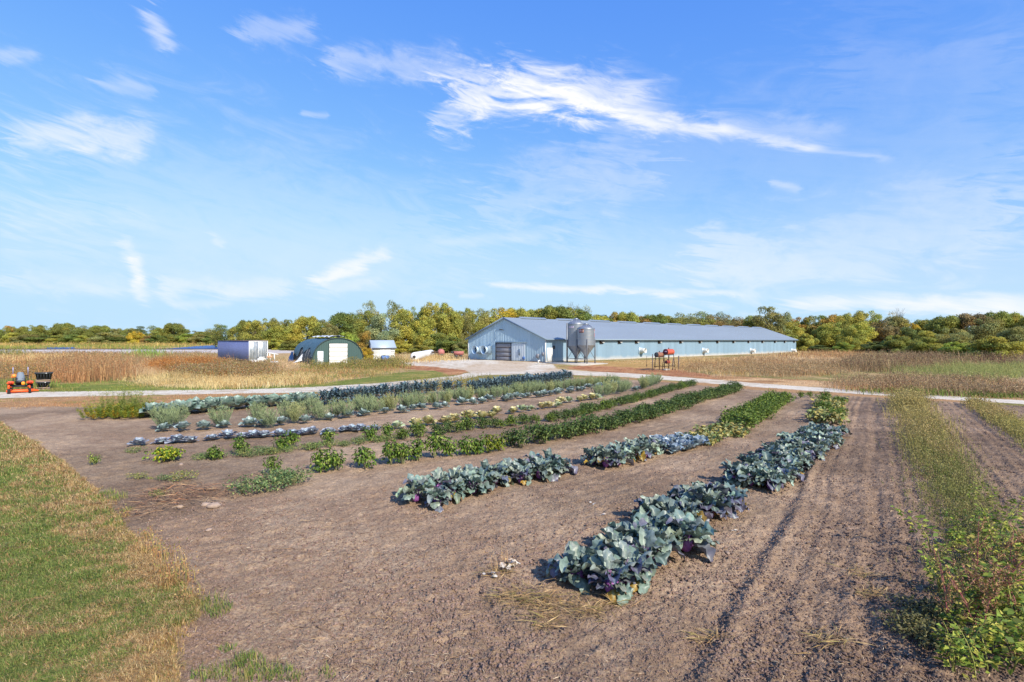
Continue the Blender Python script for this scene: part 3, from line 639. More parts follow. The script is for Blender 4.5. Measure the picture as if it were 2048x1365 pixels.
# ------------------------------------------------------------------ arched green storage building
M_GREEN = mat('dark_green_ribbed_steel', S(66, 90, 88), .5, .1, .08, .8, stretch=(1, 1, .2), use_col=True)
M_TARP = mat('green_tarp', S(66, 92, 102), .5, 0, .22, 1.6, bump=.5, bscale=6, spec=.5)
M_TARPB = mat('blue_tarp', S(40, 84, 140), .45, 0, .2, 2, bump=.4, bscale=5)
M_PLAST = mat('white_plastic_sheet', S(216, 218, 220), .5, 0, .06, 2, bump=.5, bscale=5)
def quonset():
    th = R(34); p = P3(624, 731.5); w_, h_, ln = 6.3, 3.25, 10.0
    root = empty('arched_shed', p, th, 1, 'arched dark green storage shed with torn tarp over its side and white overhead door', 'shed')
    # local x along the front, y towards the back; arch profile
    def arch(t, k=1.0):                              # t 0..1 from near foot to far foot
        a = math.pi * (1 - t); e = .78
        return (w_ / 2 + w_ / 2 * k * math.copysign(abs(math.cos(a)) ** .95, math.cos(a)), h_ * k * math.sin(a) ** e if 0 < t < 1 else 0)
    N = 48; g = MB(); V = []; C = []
    for i in range(N * 2 + 1):
        xx = w_ * i / (N * 2); u = (xx - w_ / 2) / (w_ / 2); a = math.acos(max(-1, min(1, math.copysign(abs(u) ** (1 / .95), u)))); zz = h_ * math.sin(a) ** .78 if abs(u) < 1 else 0
        o = -.03 if i % 4 == 1 else 0; V += [(xx, o, -.3), (xx, o, zz)]; C += [((.8 if i % 4 == 1 else 1),) * 3] * 2
    g.add(V, np.array([[2 * i, 2 * i + 2, 2 * i + 3, 2 * i + 1] for i in range(N * 2)]), C); g.build('end_wall', M_GREEN, root)
    g = MB(); V = []; rows = 40
    for j in range(rows + 1):
        for i in range(N + 1):
            x_, z_ = arch(i / N); V.append((x_, .02 + ln * j / rows, z_ - .02))
    g.add(V, np.array([[j * (N + 1) + i, (j + 1) * (N + 1) + i, (j + 1) * (N + 1) + i + 1, j * (N + 1) + i + 1] for j in range(rows) for i in range(N)])); g.build('roof_shell', mat('grey_shell', S(70, 74, 76), .7), root, True)
    # tarp pulled over the side, sagging in folds; its lower middle is torn away
    g = MB(); rows = 90; M2 = 60; V = []
    for j in range(rows + 1):
        for i in range(M2 + 1):
            t = .035 + .60 * i / M2; v = j / rows; x_, z_ = arch(t)
            fold = .035 * math.sin(v * 26 + 5 * float(vn(np.array(v * 5), np.array(t * 9), 3))) * (1 - t) + .10 * (float(fbm(np.array(v * 9 + t * 4), np.array(t * 12 - v * 6), 1, 3, 8)) - .4)
            nx, nz = (x_ - w_ / 2) / (w_ / 2), z_ / h_
            k = .05 + max(fold, -.03); V.append((x_ + nx * k, -.1 + (ln + .2) * v, z_ + nz * k))
    Q = []
    for j in range(rows):
        for i in range(M2):
            t = .035 + .60 * (i + .5) / M2; v = (j + .5) / rows
            if t < .15 - .04 * math.sin(v * 17) - .1 * max(0, v - .6) and .10 < v < .68: continue
            if t < .05 + .06 * float(vn(np.array(v * 14), np.array(1.0), 2)): continue
            Q.append([j * (M2 + 1) + i, j * (M2 + 1) + i + 1, (j + 1) * (M2 + 1) + i + 1, (j + 1) * (M2 + 1) + i])
    g.add(V, np.array(Q)); g.build('tarp', M_TARP, root, True)
    # pale sheeting showing along the crest
    g = MB(); V = []; rows = 40
    for j in range(rows + 1):
        for i in range(9):
            v = j / rows; t = .42 + .19 * i / 8 + .05 * (float(vn(np.array(v * 6), np.array(i * .2), 6)) - .5); x_, z_ = arch(t); V.append((x_, .35 + 9.2 * v, z_ + .22 + .22 * float(vn(np.array(v * 9), np.array(i * .7), 4))))
    g.add(V, np.array([[j * 9 + i, j * 9 + i + 1, (j + 1) * 9 + i + 1, (j + 1) * 9 + i] for j in range(rows) for i in range(8)])); g.build('plastic_sheeting', M_PLAST, root, True)
    # dark frame and clutter visible in the torn opening
    g = MB()
    for v in (.12, .24, .36, .48, .60):
        pts = [arch(t) for t in np.linspace(0.0, .3, 8)]; g.tube([(x_ + .02, ln * v, z_) for x_, z_ in pts], .05, 6)
    g.build('frame_ribs', mat('pale_pipe', S(150, 150, 150), .5, .5), root)
    g = MB(); g.tube([arch(t)[:1] + (-.05,) + arch(t)[1:] for t in np.linspace(.01, .99, 40)], .07, 6); g.build('edge_trim', mat('green_trim', S(44, 62, 62), .5), root)
    dx0, dx1 = 2.02, 4.25                            # overhead door
    b = MB()
    for i in range(5): b.bevel_box(dx0, dx1, -.09, -.05, -.1 + i * .54, -.1 + (i + 1) * .54 - .012, .01)
    dr = b.build('overhead_door', M_WHITE, root)
    for a in ((dx0 - .07, dx0, -.1, 2.66), (dx1, dx1 + .07, -.1, 2.66), (dx0, dx1, 2.6, 2.68)):
        b = MB(); b.box(a[0], a[1], -.11, -.035, a[2], a[3]); b.build('door_frame', mat('green_frame', S(50, 70, 70), .5), dr)
    b = MB(); b.bevel_box(.62, 1.32, -.08, -.035, -.1, 1.68, .012); wd = b.build('walk_door', mat('grey_white_door', S(205, 214, 222), .5), root)
    b = MB(); b.tube([(1.24, -.08, .8), (1.24, -.14, .8)], .03); b.build('handle', M_DARK, wd)
    # loose tarp end hanging at the back and a white sheet at the foot
    g = MB(); V = []
    for j in range(9):
        for i in range(9): V.append((-.25 - .5 * (1 - i / 8) * j / 8, ln * .86 + .16 * j, 1.55 * i / 8 - .05 + .1 * math.sin(j * 1.3 + i)))
    g.add(V, np.array([[j * 9 + i, j * 9 + i + 1, (j + 1) * 9 + i + 1, (j + 1) * 9 + i] for j in range(8) for i in range(8)])); g.build('loose_tarp_end', M_TARPB, root, True)
    c, s = math.cos(th), math.sin(th)
    q = P3(586, 727); m = MB(); V = [(i * .22 - .1 * math.sin(j), j * .10, .12 * i * (1 + .2 * j) * (.5 + .12 * j)) for j in range(6) for i in range(6)]
    m.add(V, np.array([[j * 6 + i, j * 6 + i + 1, (j + 1) * 6 + i + 1, (j + 1) * 6 + i] for j in range(5) for i in range(5)]))
    tag(m.build('plastic_sheet', M_PLAST, None, True, q, .2), 'crumpled white plastic sheet on the ground by the torn tarp', 'plastic sheet')
quonset()

# ------------------------------------------------------------------ box container
def container():
    th = R(45); p = P3(497.5, 724.5); ln, w_, h_ = 12.4, 2.44, 2.62; z0 = .12
    root = empty('box_container', p, th, 1, 'long lilac-blue box container with battered white doors', 'container')
    ml = mat('lilac_blue_paint', S(108, 119, 164), .55, .05, .06, .7)
    # local x across the doors, y along the box
    b = MB(); b.box(0, w_, .02, ln, z0, z0 + h_); bd = b.build('body', ml, root)
    b = MB()
    for i in range(40): b.box(-.03, 0.0, .2 + i * .305, .26 + i * .305, z0 + .12, z0 + h_ - .12)
    b.build('side_ribs', ml, bd)
    b = MB(); b.box(-.05, w_ + .05, -.02, ln + .02, z0 + h_, z0 + h_ + .08); b.build('roof_rail', mat('brown_grey_rail', S(112, 96, 98), .6), root)
    md = mat('battered_white_door', S(146, 154, 162), .4, .45, .35, 2.2, bump=.4, bscale=3, stain=(S(196, 198, 200), .7), stretch=(2, 1, .5))
    mf = mat('chipped_white_frame', S(200, 202, 202), .6, 0, .15, 6)
    for i in (0, 1):
        x0 = .1 + i * (w_ / 2 - .02); b = MB(); b.bevel_box(x0, x0 + w_ / 2 - .14, -.06, .015, z0 + .14, z0 + h_ - .12, .02); d = b.build('door', md, root)
        for k in (.32, .78):
            b = MB(); b.tube([(x0 + k, -.09, z0 + .1), (x0 + k, -.09, z0 + h_ - .1)], .022, 6); b.build('locking_bar', mf, d)
    for a in ((0, .1, 0, h_), (w_ - .1, w_, 0, h_), (w_ / 2 - .05, w_ / 2 + .05, .1, h_ - .1)):
        b = MB(); b.box(a[0], a[1], -.08, .018, z0 + a[2], z0 + a[3]); b.build('door_post', mf, root)
    for a in ((.1, w_ - .1, 0, .14), (.1, w_ - .1, h_ - .12, h_)):
        b = MB(); b.box(a[0], a[1], -.078, .018, z0 + a[2], z0 + a[3]); b.build('door_rail', mf, root)
container()

# ------------------------------------------------------------------ small white shed
def shed():
    th = R(27); p = P3(746, 720); w_, dp, h_ = 3.25, 2.6, 1.78
    root = empty('garden_shed', p, th, 1, 'small white board shed with a pale grey steel roof', 'shed')
    mw = mat('white_boards', S(226, 226, 222), .7, 0, .08, 2, stain=(S(150, 140, 130), .35), stretch=(.3, .3, 6))
    b = MB()
    for i in range(9): b.box(0, w_, 0.003 * (i % 2), .04, i * h_ / 9, (i + 1) * h_ / 9 - .02)
    b.box(0, w_, .02, .05, 0, h_); b.box(0, w_, dp - .04, dp, 0, h_); b.build('wall', mw, root)
    rz = h_ + 1.0
    for x0 in (0, w_ - .05):
        b = MB(); b.add([(x0, .05, 0), (x0, dp - .04, 0), (x0, dp - .04, h_), (x0, dp / 2, rz - .05), (x0, .05, h_), (x0 + .05, .05, 0), (x0 + .05, dp - .04, 0), (x0 + .05, dp - .04, h_), (x0 + .05, dp / 2, rz - .05), (x0 + .05, .05, h_)],
              [np.array([[0, 1, 2, 3, 4], [9, 8, 7, 6, 5]]), np.array([[0, 5, 6, 1], [1, 6, 7, 2], [2, 7, 8, 3], [3, 8, 9, 4], [4, 9, 5, 0]])]); b.build('gable_wall', mw, root)
    mr = mat('pale_grey_roof', S(176, 190, 200), .45, .3, .06, .8)
    for s in (0, 1):
        ye = -.25 if s == 0 else dp + .25; ze = h_ - .12
        b = MB(); b.add([(-.2, ye, ze), (w_ + .2, ye, ze), (w_ + .2, dp / 2, rz), (-.2, dp / 2, rz), (-.2, ye, ze + .06), (w_ + .2, ye, ze + .06), (w_ + .2, dp / 2, rz + .06), (-.2, dp / 2, rz + .06)], [[0, 3, 2, 1], [4, 5, 6, 7], [0, 1, 5, 4], [1, 2, 6, 5], [3, 0, 4, 7]])
        b.build('roof', mr, root)
    b = MB(); b.box(-.2, w_ + .2, -.27, -.253, h_ - .2, h_ - .05); b.build('fascia', mat('grey_fascia', S(110, 114, 124), .6), root)
    b = MB(); b.bevel_box(.95, 2.6, -.06, -.004, .05, 1.52, .015); d = b.build('double_door', M_WHITE, root)
    b = MB(); b.box(1.765, 1.785, -.068, -.061, .08, 1.5); b.build('door_gap', M_DARK, d)
    b = MB(); b.box(.8, 2.75, -.07, -.004, 1.56, 1.62); b.build('door_track', M_GREYDOOR, root)
    for z in (.5, .8, 1.1):
        b = MB(); b.box(2.65, w_ - .1, -.02, -.004, z, z + .05); b.build('missing_board', M_GREYDOOR, root)
shed()

# ------------------------------------------------------------------ things lying about
def junk():
    mw = M_WHITE
    # white trestle of boards beside the container
    p = P3(541, 725); b = MB()
    b.tube([(-.5, 0, 1.25), (.95, 0, .98)], .07, 6)
    root = empty('trestle', p, .3, 1, 'white wooden trestle with a slanting top bar beside the container doors', 'trestle'); b.build('top_bar', mw, root)
    for x0, x1 in ((-.35, -.5), (-.1, 0), (.45, .5)):
        b = MB(); b.tube([(x0, 0, 1.18 - (x0 + .5) * .18), (x1, .1, 0)], .065, 6); b.build('leg', mw, root)
    b = MB(); b.bevel_box(-.42, .2, -.05, .05, .55, .82, .02); b.build('panel', mat('orange_brown_board', S(196, 150, 120), .7), root)
    for (px, py, sx, sy, sz, rz, lab) in ((523, 724, .5, .35, .42, .5, 'white carton lying against the foot of the container doors'), (512, 725.5, .55, .3, .22, .9, 'low white slab leaning at the foot of the container doors'), (549, 726, .5, .3, .12, .2, 'flat white board on the ground past the white trestle')):
        q = P3(px, py); b = MB(); b.bevel_box(-sx / 1, sx / 1, -sy, sy, 0, sz, .05)
        b.bevel_box(-sx * .6, sx * .7, -sy * .8, sy * .7, sz + .004, sz * 1.5, .03)
        tag(b.build('white_board' if sz < .2 else 'white_carton', mw, None, False, q, rz), lab, 'scrap')
    # low deck trailer with blue drum between the arched shed and the white shed
    p = P3(768, 731); root = empty('flat_trailer', p, .5, 1, 'small flat trailer with wheels standing in the weeds in front of the white shed', 'trailer')
    b = MB(); b.bevel_box(-1.1, .9, -.5, .5, .45, .55, .02); b.build('deck', M_BROWNIRON, root)
    b = MB(); b.tube([(-1.1, 0, .5), (-2.0, 0, .45)], .04, 6); b.build('drawbar', M_BROWNIRON, root)
    for s in (-.55, .55):
        Mx = Matrix.Translation((-.2, s, .28)) @ Matrix.Rotation(R(90), 4, 'X'); b = MB(); b.lathe([(.12, -.08), (.26, -.09), (.29, -.04), (.29, .04), (.26, .09), (.12, .08), (.12, -.08)], 20, M=Mx); t = b.build('wheel', mat('black_rubber', S(40, 40, 42), .85), root, True)
        b = MB(); b.lathe([(.0, .05), (.12, .05), (.12, -.05), (0, -.05)], 14, M=Mx); b.build('rim', M_GALV, t)
    Mx = Matrix.Translation(p + Vector((.1, .1, .86))) @ Matrix.Rotation(.6, 4, 'Z') @ Matrix.Rotation(R(90), 4, 'Y')
    b = MB(); b.lathe([(0, -.45), (.27, -.45), (.29, -.43), (.29, -.16), (.305, -.14), (.29, -.12), (.29, .12), (.305, .14), (.29, .16), (.29, .43), (.27, .45), (0, .45)], 24, M=Mx)
    tag(b.build('drum', mat('blue_drum', S(90, 120, 170), .45), None, True), 'blue plastic drum lying on the small trailer by the white shed', 'drum')
    p = P3(778, 732); b = MB(); b.lathe([(0, 0), (.24, 0), (.3, .45), (.31, .5), (.28, .5), (.26, .1)], 20); tag(b.build('bucket', M_GALV, None, True, p), 'galvanised bucket beside the trailer wheel', 'bucket')
    # long white tank lying in the dry grass
    a, c = P3(829, 722.5), P3(862, 713.5); d = (c - a); ln = d.length; Mx = Matrix.Translation(a + Vector((0, 0, .55))) @ d.to_track_quat('Z', 'Y').to_matrix().to_4x4(); r = .62
    root = empty('white_tank', a, 0, 1, 'long dented white tank lying in dry grass behind the yard', 'tank'); Mi = Matrix.Translation(-a) @ Mx
    b = MB(); b.lathe([(0, -.2), (r * .6, -.12), (r * .95, .1), (r, .3), (r, ln * .3), (r * 1.02, ln * .31), (r, ln * .32), (r, ln * .65), (r * 1.02, ln * .66), (r, ln * .67), (r, ln - .3), (r * .9, ln - .1), (r * .5, ln + .05), (0, ln + .08)], 28, M=Mi); b.build('shell', mat('chalky_white', S(232, 230, 226), .6, 0, .1, 1.5, stain=(S(160, 140, 120), .5)), root, True)
    b = MB(); b.lathe([(.0, -.24), (.2, -.24), (.22, -.1)], 12, M=Mi); b.build('end_cap', M_DARK, root)
    for f in (.25, .75):
        b = MB(); q = Mi @ Vector((0, 0, ln * f)); b.box(q.x - .5, q.x + .5, q.y - .2, q.y + .2, -.1, .12); b.build('skid', M_BROWNIRON, root)
    # faded red farm machines in the grass
    mr = mat('faded_red_paint', S(176, 112, 108), .7, 0, .18, 3, stain=(S(150, 70, 60), .5))
    p = P3(882, 715.5); root = empty('hopper_wagon', p, .4, .8, 'faded pink-red hopper with a domed top in tall dry grass', 'hopper')
    b = MB(); b.lathe([(.3, .2), (.75, .9), (.75, 1.2), (.62, 1.5), (.3, 1.72), (0, 1.78)], 20); b.build('hopper', mr, root, True)
    b = MB(); b.bevel_box(-2.0, -.6, -.4, .4, .9, 1.25, .08); b.tube([(-2.3, 0, .8), (.4, 0, .45)], .06, 6); b.build('frame', M_BROWNIRON, root)
    for s in (-.6, .6):
        b = MB(); b.lathe([(.1, -.08), (.36, -.09), (.4, 0), (.36, .09), (.1, .08)], 18, M=Matrix.Translation((0, s, .4)) @ Matrix.Rotation(R(90), 4, 'X')); b.build('wheel', M_DARK, root, True)
    p = P3(917, 717); root = empty('spreader_wagon', p, .25, .8, 'faded red box wagon with a dark hitch near the barn gable', 'wagon')
    b = MB(); b.frustum(.85, .5, .55, 1.0, .65, 1.35); b.build('box', mr, root)
    b = MB(); b.bevel_box(-1.5, -.95, -.2, .2, .95, 1.3, .06); b.tube([(-1.0, 0, .6), (-1.9, 0, .45)], .05, 6); b.build('hitch', M_DARK, root)
    for sx_ in (-.5, .5):
        for s in (-.5, .5):
            b = MB(); b.lathe([(.1, -.06), (.3, -.07), (.33, 0), (.3, .07), (.1, .06)], 16, M=Matrix.Translation((sx_, s, .33)) @ Matrix.Rotation(R(90), 4, 'X')); b.build('wheel', M_DARK, root, True)
    q = P3(800, 722.8); b = MB(); b.bevel_box(-.7, .7, -.12, .12, 0, .14, .02); tag(b.build('plank', M_WHITE, None, False, q, .1), 'white plank lying in straw past the white shed', 'plank')
    q = P3(902, 720.6); b = MB(); b.bevel_box(-1.2, 1.2, -.1, .1, 0, .10, .02); tag(b.build('plank', mat('tan_wood', S(206, 170, 120), .8), None, False, q, .2), 'long tan plank on the grass by the barn gable', 'plank')
junk()

# ------------------------------------------------------------------ fuel tanks on stands and their guard posts
def tanks():
    ax = Vector((ca, sa, 0)); M_RED = mat('rusty_red_tank', S(196, 92, 70), .5, .1, .22, 4, stain=(S(96, 52, 46), .6)); M_BRN = mat('brown_rust_tank', S(150, 106, 88), .65, .1, .25, 4, stain=(S(70, 52, 44), .7))
    M_END1 = mat('dark_maroon_end', S(82, 44, 58), .55, .1, .2, 4); M_END2 = mat('dark_grey_end', S(70, 76, 80), .6, .1, .25, 5, stain=(S(50, 42, 40), .6))
    def tank(px, pyc, pyb, r_px, ln, m1, m2, stand, label, mark=None):
        p = P3(px, pyb); d = p.y / F; r = r_px * d; zc = H - (pyc - CY) * d - p.z
        root = empty('fuel_tank', p, AL, 1, label, 'fuel tank', 'fuel tanks on stands')
        Mx = Matrix.Translation((0, 0, zc)) @ Matrix.Rotation(R(90), 4, 'Y')
        b = MB(); b.lathe([(r, 0.0), (r, .06), (r * .985, .08), (r * .985, ln / 2 - .03), (r, ln / 2), (r * .985, ln / 2 + .03), (r * .985, ln - .06), (r, ln), (0, ln + .03)], 32, M=Mx); sh = b.build('shell', m1, root, True)
        b = MB(); b.lathe([(0, -.02), (r * .5, -.015), (r * .93, 0.01), (r * .93, .05)], 32, M=Mx); e = b.build('end_plate', m2, root)
        if mark:
            b = MB(); b.box(-.03, -.021, -r * .42, r * .3, zc + r * .06, zc + r * .22); b.build('faded_mark', M_MAUVE, e)
        b = MB(); b.lathe([(.05, 0), (.05, .14), (0, .14)], 10, M=Matrix.Translation((ln * .5, 0, zc + r * .97))); b.build('filler_cap', M_BROWNIRON, sh)
        if stand:
            hz = zc - r * .82
            for sx_ in (.12, ln - .12):
                for sy_ in (-1, 1):
                    b = MB(); b.tube([(sx_, sy_ * r * .8, hz), (sx_ + (.1 if sx_ > .5 else -.1), sy_ * r * 1.25, -.02)], .032, 6); b.build('stand_leg', M_BROWNIRON, root)
                b = MB(); b.tube([(sx_, -r * .85, hz), (sx_, r * .85, hz)], .03, 6); b.tube([(sx_, -r * 1.1, .45), (sx_, r * 1.1, .45)], .024, 6); b.build('stand_rail', M_BROWNIRON, root)
            for sy_ in (-1, 1):
                b = MB(); b.tube([(.12, sy_ * r * .85, hz - .02), (ln - .12, sy_ * r * .85, hz - .02)], .03, 6); b.tube([(.1, sy_ * r * 1.1, .4), (ln - .1, sy_ * r * 1.1, .4)], .024, 6); b.build('side_rail', M_BROWNIRON, root)
            b = MB(); b.tube([(-.06, 0, zc - r * .6), (-.14, 0, zc - r * 1.2), (-.1, .05, .6), (-.1, .03, .3), (0, .2, .35)], .02, 6); b.build('hose', M_DARK, root)
        return root
    tank(1312.9, 710.6, 742.3, 5.1, 1.15, M_BRN, M_END2, True, 'brown rusty fuel tank with a dark grey end, the lower of the raised pair')
    tank(1331, 705.0, 742.0, 6.1, 1.30, M_RED, M_END1, True, 'bright rust-red fuel tank with a maroon end, the highest on its stand', True)
    tank(1332.6, 725.2, 741.0, 3.4, .55, M_RED, M_END1, False, 'small red drum hung low under the tallest fuel tank')
    # brackets of the small drum reach the ground
    for (px, pt, pb, r, lab) in ((1304.6, 709, 742.5, .05, 'dark guard post nearest the road, before the brown fuel tank'), (1344.8, 718, 741, .055, 'leaning grey guard post under the red fuel tank'), (1357, 712.5, 739.5, .06, 'grey wooden post standing apart beyond the fuel tanks')):
        p = P3(px, pb); hz = (pb - pt) * p.y / F; b = MB(); b.tube([(0, 0, -.1), (.05 if r == .055 else .02, 0, hz * .5), (.1 if r == .055 else .03, .02, hz)], [r, r, r * .95], 8)
        tag(b.build('guard_post', mat('weathered_post', S(96, 86, 88), .85, 0, .3, 5), None, False, p), lab, 'post', 'posts round the fuel tanks')
    p = P3(1293.4, 735); b = MB(); b.tube([(0, 0, -.1), (0, 0, 22 * p.y / F)], .022, 5); b.box(-.05, .05, -.03, -.023, .1, .3)
    tag(b.build('steel_stake', M_BROWNIRON, None, False, p), 'thin rusty stake standing alone nearer the feed bins', 'stake')
    p = P3(1332, 742); b = MB()
    for i in range(3): b.bevel_box(-.3 + i * .26, -.06 + i * .26, -.2, .2, 0, .18, .02)
    tag(b.build('footing_blocks', M_CONC, None, False, p, AL), 'pale concrete blocks at the foot of the fuel tank stand', 'block')
tanks()

# ------------------------------------------------------------------ orange mower and the black tubs
def mower():
    p = P3(40, 786.3); root = empty('riding_mower', p, R(40), (.76, .76, 1), 'orange zero-turn riding mower parked beside the gravel road', 'mower')
    mo = mat('orange_paint', S(240, 92, 34), .4, 0, .08, 4); mk = mat('black_plastic', S(38, 40, 46), .5, 0, .15, 5); mg = mat('grey_blue_seat', S(112, 124, 140), .6, 0, .1, 5); mr = mat('black_tyre', S(34, 34, 36), .9, 0, .1, 8)
    b = MB(); V = []
    prof = [(-.82, .0), (-.80, -.30), (-.45, -.42), (.45, -.42), (.80, -.30), (.84, .0), (.8, .34), (.45, .46), (-.45, .46), (-.8, .34)]
    for z, k in ((.06, 1.0), (.16, 1.0), (.20, .93)): V += [(x_ * k, y_ * k, z) for x_, y_ in prof]
    n = len(prof); Q = [[r_ * n + i, r_ * n + (i + 1) % n, (r_ + 1) * n + (i + 1) % n, (r_ + 1) * n + i] for r_ in (0, 1) for i in range(n)]
    b.add(V, [np.array(Q), np.array([list(range(2 * n, 3 * n))]), np.array([list(range(n - 1, -1, -1))])]); b.build('mower_deck', mo, root)
    b = MB(); b.add([(.78, -.28, .08), (1.12, -.22, .06), (1.12, .25, .06), (.78, .3, .08), (.78, -.28, .21), (1.12, -.22, .13), (1.12, .25, .13), (.78, .3, .21)], [[3, 2, 1, 0], [4, 5, 6, 7], [0, 1, 5, 4], [1, 2, 6, 5], [2, 3, 7, 6]]); b.build('discharge_chute', mo, root)
    b = MB(); b.box(-.5, -.44, -.75, 1.3, .34, .42); b.box(.44, .5, -.75, 1.3, .34, .42); b.box(-.44, .44, -.1, .0, .34, .42); b.box(-.44, .44, 1.2, 1.28, .34, .42); b.build('frame', mk, root)
    b = MB(); b.tube([(-.47, -.72, .38), (-.62, -.95, .44), (-.62, -1.0, .30)], .05, 6); b.box(-.68, -.56, -1.05, -.9, .30, .52); b.build('caster_arm', mo, root)
    b = MB(); b.tube([(.47, -.72, .38), (.60, -.95, .44), (.60, -1.0, .30)], .05, 6); b.build('caster_arm', mo, root)
    for x_, y_, r_, w_ in ((-.62, -1.0, .15, .08), (.60, -1.0, .15, .08), (-.62, .95, .28, .14), (.62, .95, .28, .14)):
        Mx = Matrix.Translation((x_, y_, r_)) @ Matrix.Rotation(R(90), 4, 'Y'); b = MB(); b.lathe([(r_ * .5, -w_), (r_ * .92, -w_), (r_, -w_ * .6), (r_, w_ * .6), (r_ * .92, w_), (r_ * .5, w_), (r_ * .5, -w_)], 24, M=Mx); wh = b.build('wheel', mr, root, True)
        b = MB(); b.lathe([(0, w_ * .7), (r_ * .5, w_ * .75), (r_ * .5, -w_ * .75), (0, -w_ * .7)], 16, M=Mx); b.build('rim', M_GALV if r_ < .2 else mo, wh)
    for s in (-1, 1):
        b = MB(); b.bevel_box(min(s * .36, s * .80), max(s * .36, s * .80), .35, 1.25, .50, .66, .06); f = b.build('fender', mo, root)
        b = MB(); b.bevel_box(min(s * .46, s * .70), max(s * .46, s * .70), .32, .346, .53, .62, .01); b.build('vent', mat('dark_red_vent', S(150, 30, 26), .5), f)
        b = MB(); b.tube([(s * .30, .38, .5), (s * .30, .25, .78), (s * .12, .18, .82)], .018, 6); b.build('steering_lever', mk, root)
        b = MB(); b.tube([(s * .45, 1.15, .4), (s * .45, 1.15, 1.02)], .035, 6); b.build('rollbar_post', mk, root)
        b = MB(); b.tube([(s * .45, 1.15, 1.02), (s * .45, 1.12, 1.50)], .04, 6); b.build('folding_post', mat('grey_lilac_post', S(150, 146, 170), .4, .3), root)
    b = MB(); b.tube([(-.45, 1.13, .98), (.45, 1.13, .98)], .03, 6); b.build('rollbar_crosspiece', mk, root)
    b = MB(); b.bevel_box(-.26, .26, .38, .9, .56, .70, .05); st = b.build('seat', mk, root)
    b = MB(); V = []
    for j in range(9):
        t = j / 8; hw = .25 * (1 - .55 * max(0, t - .55) ** 1.3 * 2); 
        for x_, o in ((-hw, .0), (-hw * .5, -.05), (0, -.06), (hw * .5, -.05), (hw, .0)): V.append((x_, .86 + .12 * t + o, .68 + .52 * t))
        V += [(hw, .98 + .12 * t, .68 + .5 * t), (-hw, .98 + .12 * t, .68 + .5 * t)]
    b.add(V, [np.array([[j * 7 + i, j * 7 + (i + 1) % 7, (j + 1) * 7 + (i + 1) % 7, (j + 1) * 7 + i] for j in range(8) for i in range(7)]), np.array([list(range(56, 63))])]); b.build('backrest', mg, st, True)
    for s in (-.29, .29):
        b = MB(); b.bevel_box(s - .04, s + .04, .5, .85, .78, .84, .02); b.build('armrest', mk, st)
    b = MB(); b.bevel_box(-.3, .3, 1.0, 1.45, .42, .72, .05); b.lathe([(.18, .72), (.18, .80), (0, .82)], 16, M=Matrix.Translation((0, 1.22, 0))); b.build('engine', mk, root)
    b = MB(); b.bevel_box(-.30, .32, -.35, .3, .36, .44, .03); b.build('foot_platform', mk, root)
    b = MB(); b.bevel_box(.08, .30, -.12, .1, .445, .66, .05); b.build('fuel_can', mat('orange_yellow_can', S(240, 150, 40), .5), root)
    q = p + Vector((-.46, .10, .98)); b = MB(); b.lathe([(.0, .15), (.08, .13), (.115, .04), (.12, 0), (.0, 0)], 18, M=Matrix.Rotation(R(35), 4, 'Y')); b.bevel_box(-.13, .08, -.08, .08, -.08, -.015, .02)
    tag(b.build('hard_hat', mat('yellow_orange_shell', S(240, 140, 60), .4), None, True, q), 'bright orange helmet hung on the mower seat', 'helmet')
mower()
def tubs():
    mk = mat('black_poly', S(46, 50, 56), .5, 0, .2, 4, stain=(S(110, 110, 112), .25)); ml = mat('pale_pink_wood', S(206, 178, 164), .8, 0, .15, 4)
    p0 = P3(86, 779)
    def tub(z, wt_, wb, hh, label, x, pal):
        loc = p0 + Vector((x, 0, z)); root = empty('poly_tub', loc, R(40), (.68, .68, 1), label, 'tub', 'black tubs beside the mower')
        b = MB(); V = []
        rings = [(wb / 2, .36, .0), (wt_ / 2 - .03, .47, hh - .08), (wt_ / 2 + .03, .52, hh - .08), (wt_ / 2 + .03, .52, hh), (wt_ / 2 - .05, .44, hh), (wb / 2 - .05, .33, .05)]
        for a, c, zz in rings: V += [(-a, -c, zz), (a, -c, zz), (a, c, zz), (-a, c, zz)]
        Q = [[r_ * 4 + i, r_ * 4 + (i + 1) % 4, (r_ + 1) * 4 + (i + 1) % 4, (r_ + 1) * 4 + i] for r_ in range(5) for i in range(4)]
        b.add(V, [np.array(Q), np.array([[3, 2, 1, 0]]), np.array([[20, 21, 22, 23]])]); t = b.build('tub_body', mk, root)
        for i in range(5):
            k = -.42 + .21 * i; b = MB(); b.box(k * wb - .02, k * wb + .02, -.50, -.40, .06, hh - .1); b.build('rib', mk, t)
        b = MB(); b.box(.12, .22, -.53, -.525, hh - .06, hh - .02); b.build('tag', M_WHITE, t)
    def pallet(z, wd, label):
        root = empty('pallet', p0 + Vector((0, 0, z)), R(40), (.68, .68, 1), label, 'pallet', 'pallets under the black tubs')
        for a in (0, .09):
            for y_ in (-.45, -.15, .15, .42):
                b = MB(); b.box(-wd / 2, wd / 2, y_, y_ + .09, a, a + .025); b.build('slat', ml, root)
        for x_ in (-wd / 2, -.04, wd / 2 - .08):
            b = MB(); b.box(x_, x_ + .08, -.42, .48, .028, .087); b.build('stringer', mat('dark_wood', S(84, 60, 54), .8), root)
    pallet(0.0, 1.0, 'pale wooden pallet on the ground under the lower black tub'); tub(.12, 1.02, .90, .36, 'lower black plastic tub, squashed under the upper pallet', 0, 0)
    pallet(.49, 1.06, 'pale wooden pallet between the two black tubs'); tub(.61, 1.28, 1.02, .46, 'upper black plastic tub with flared rim, on top of the stack', .06, 0)
tubs()

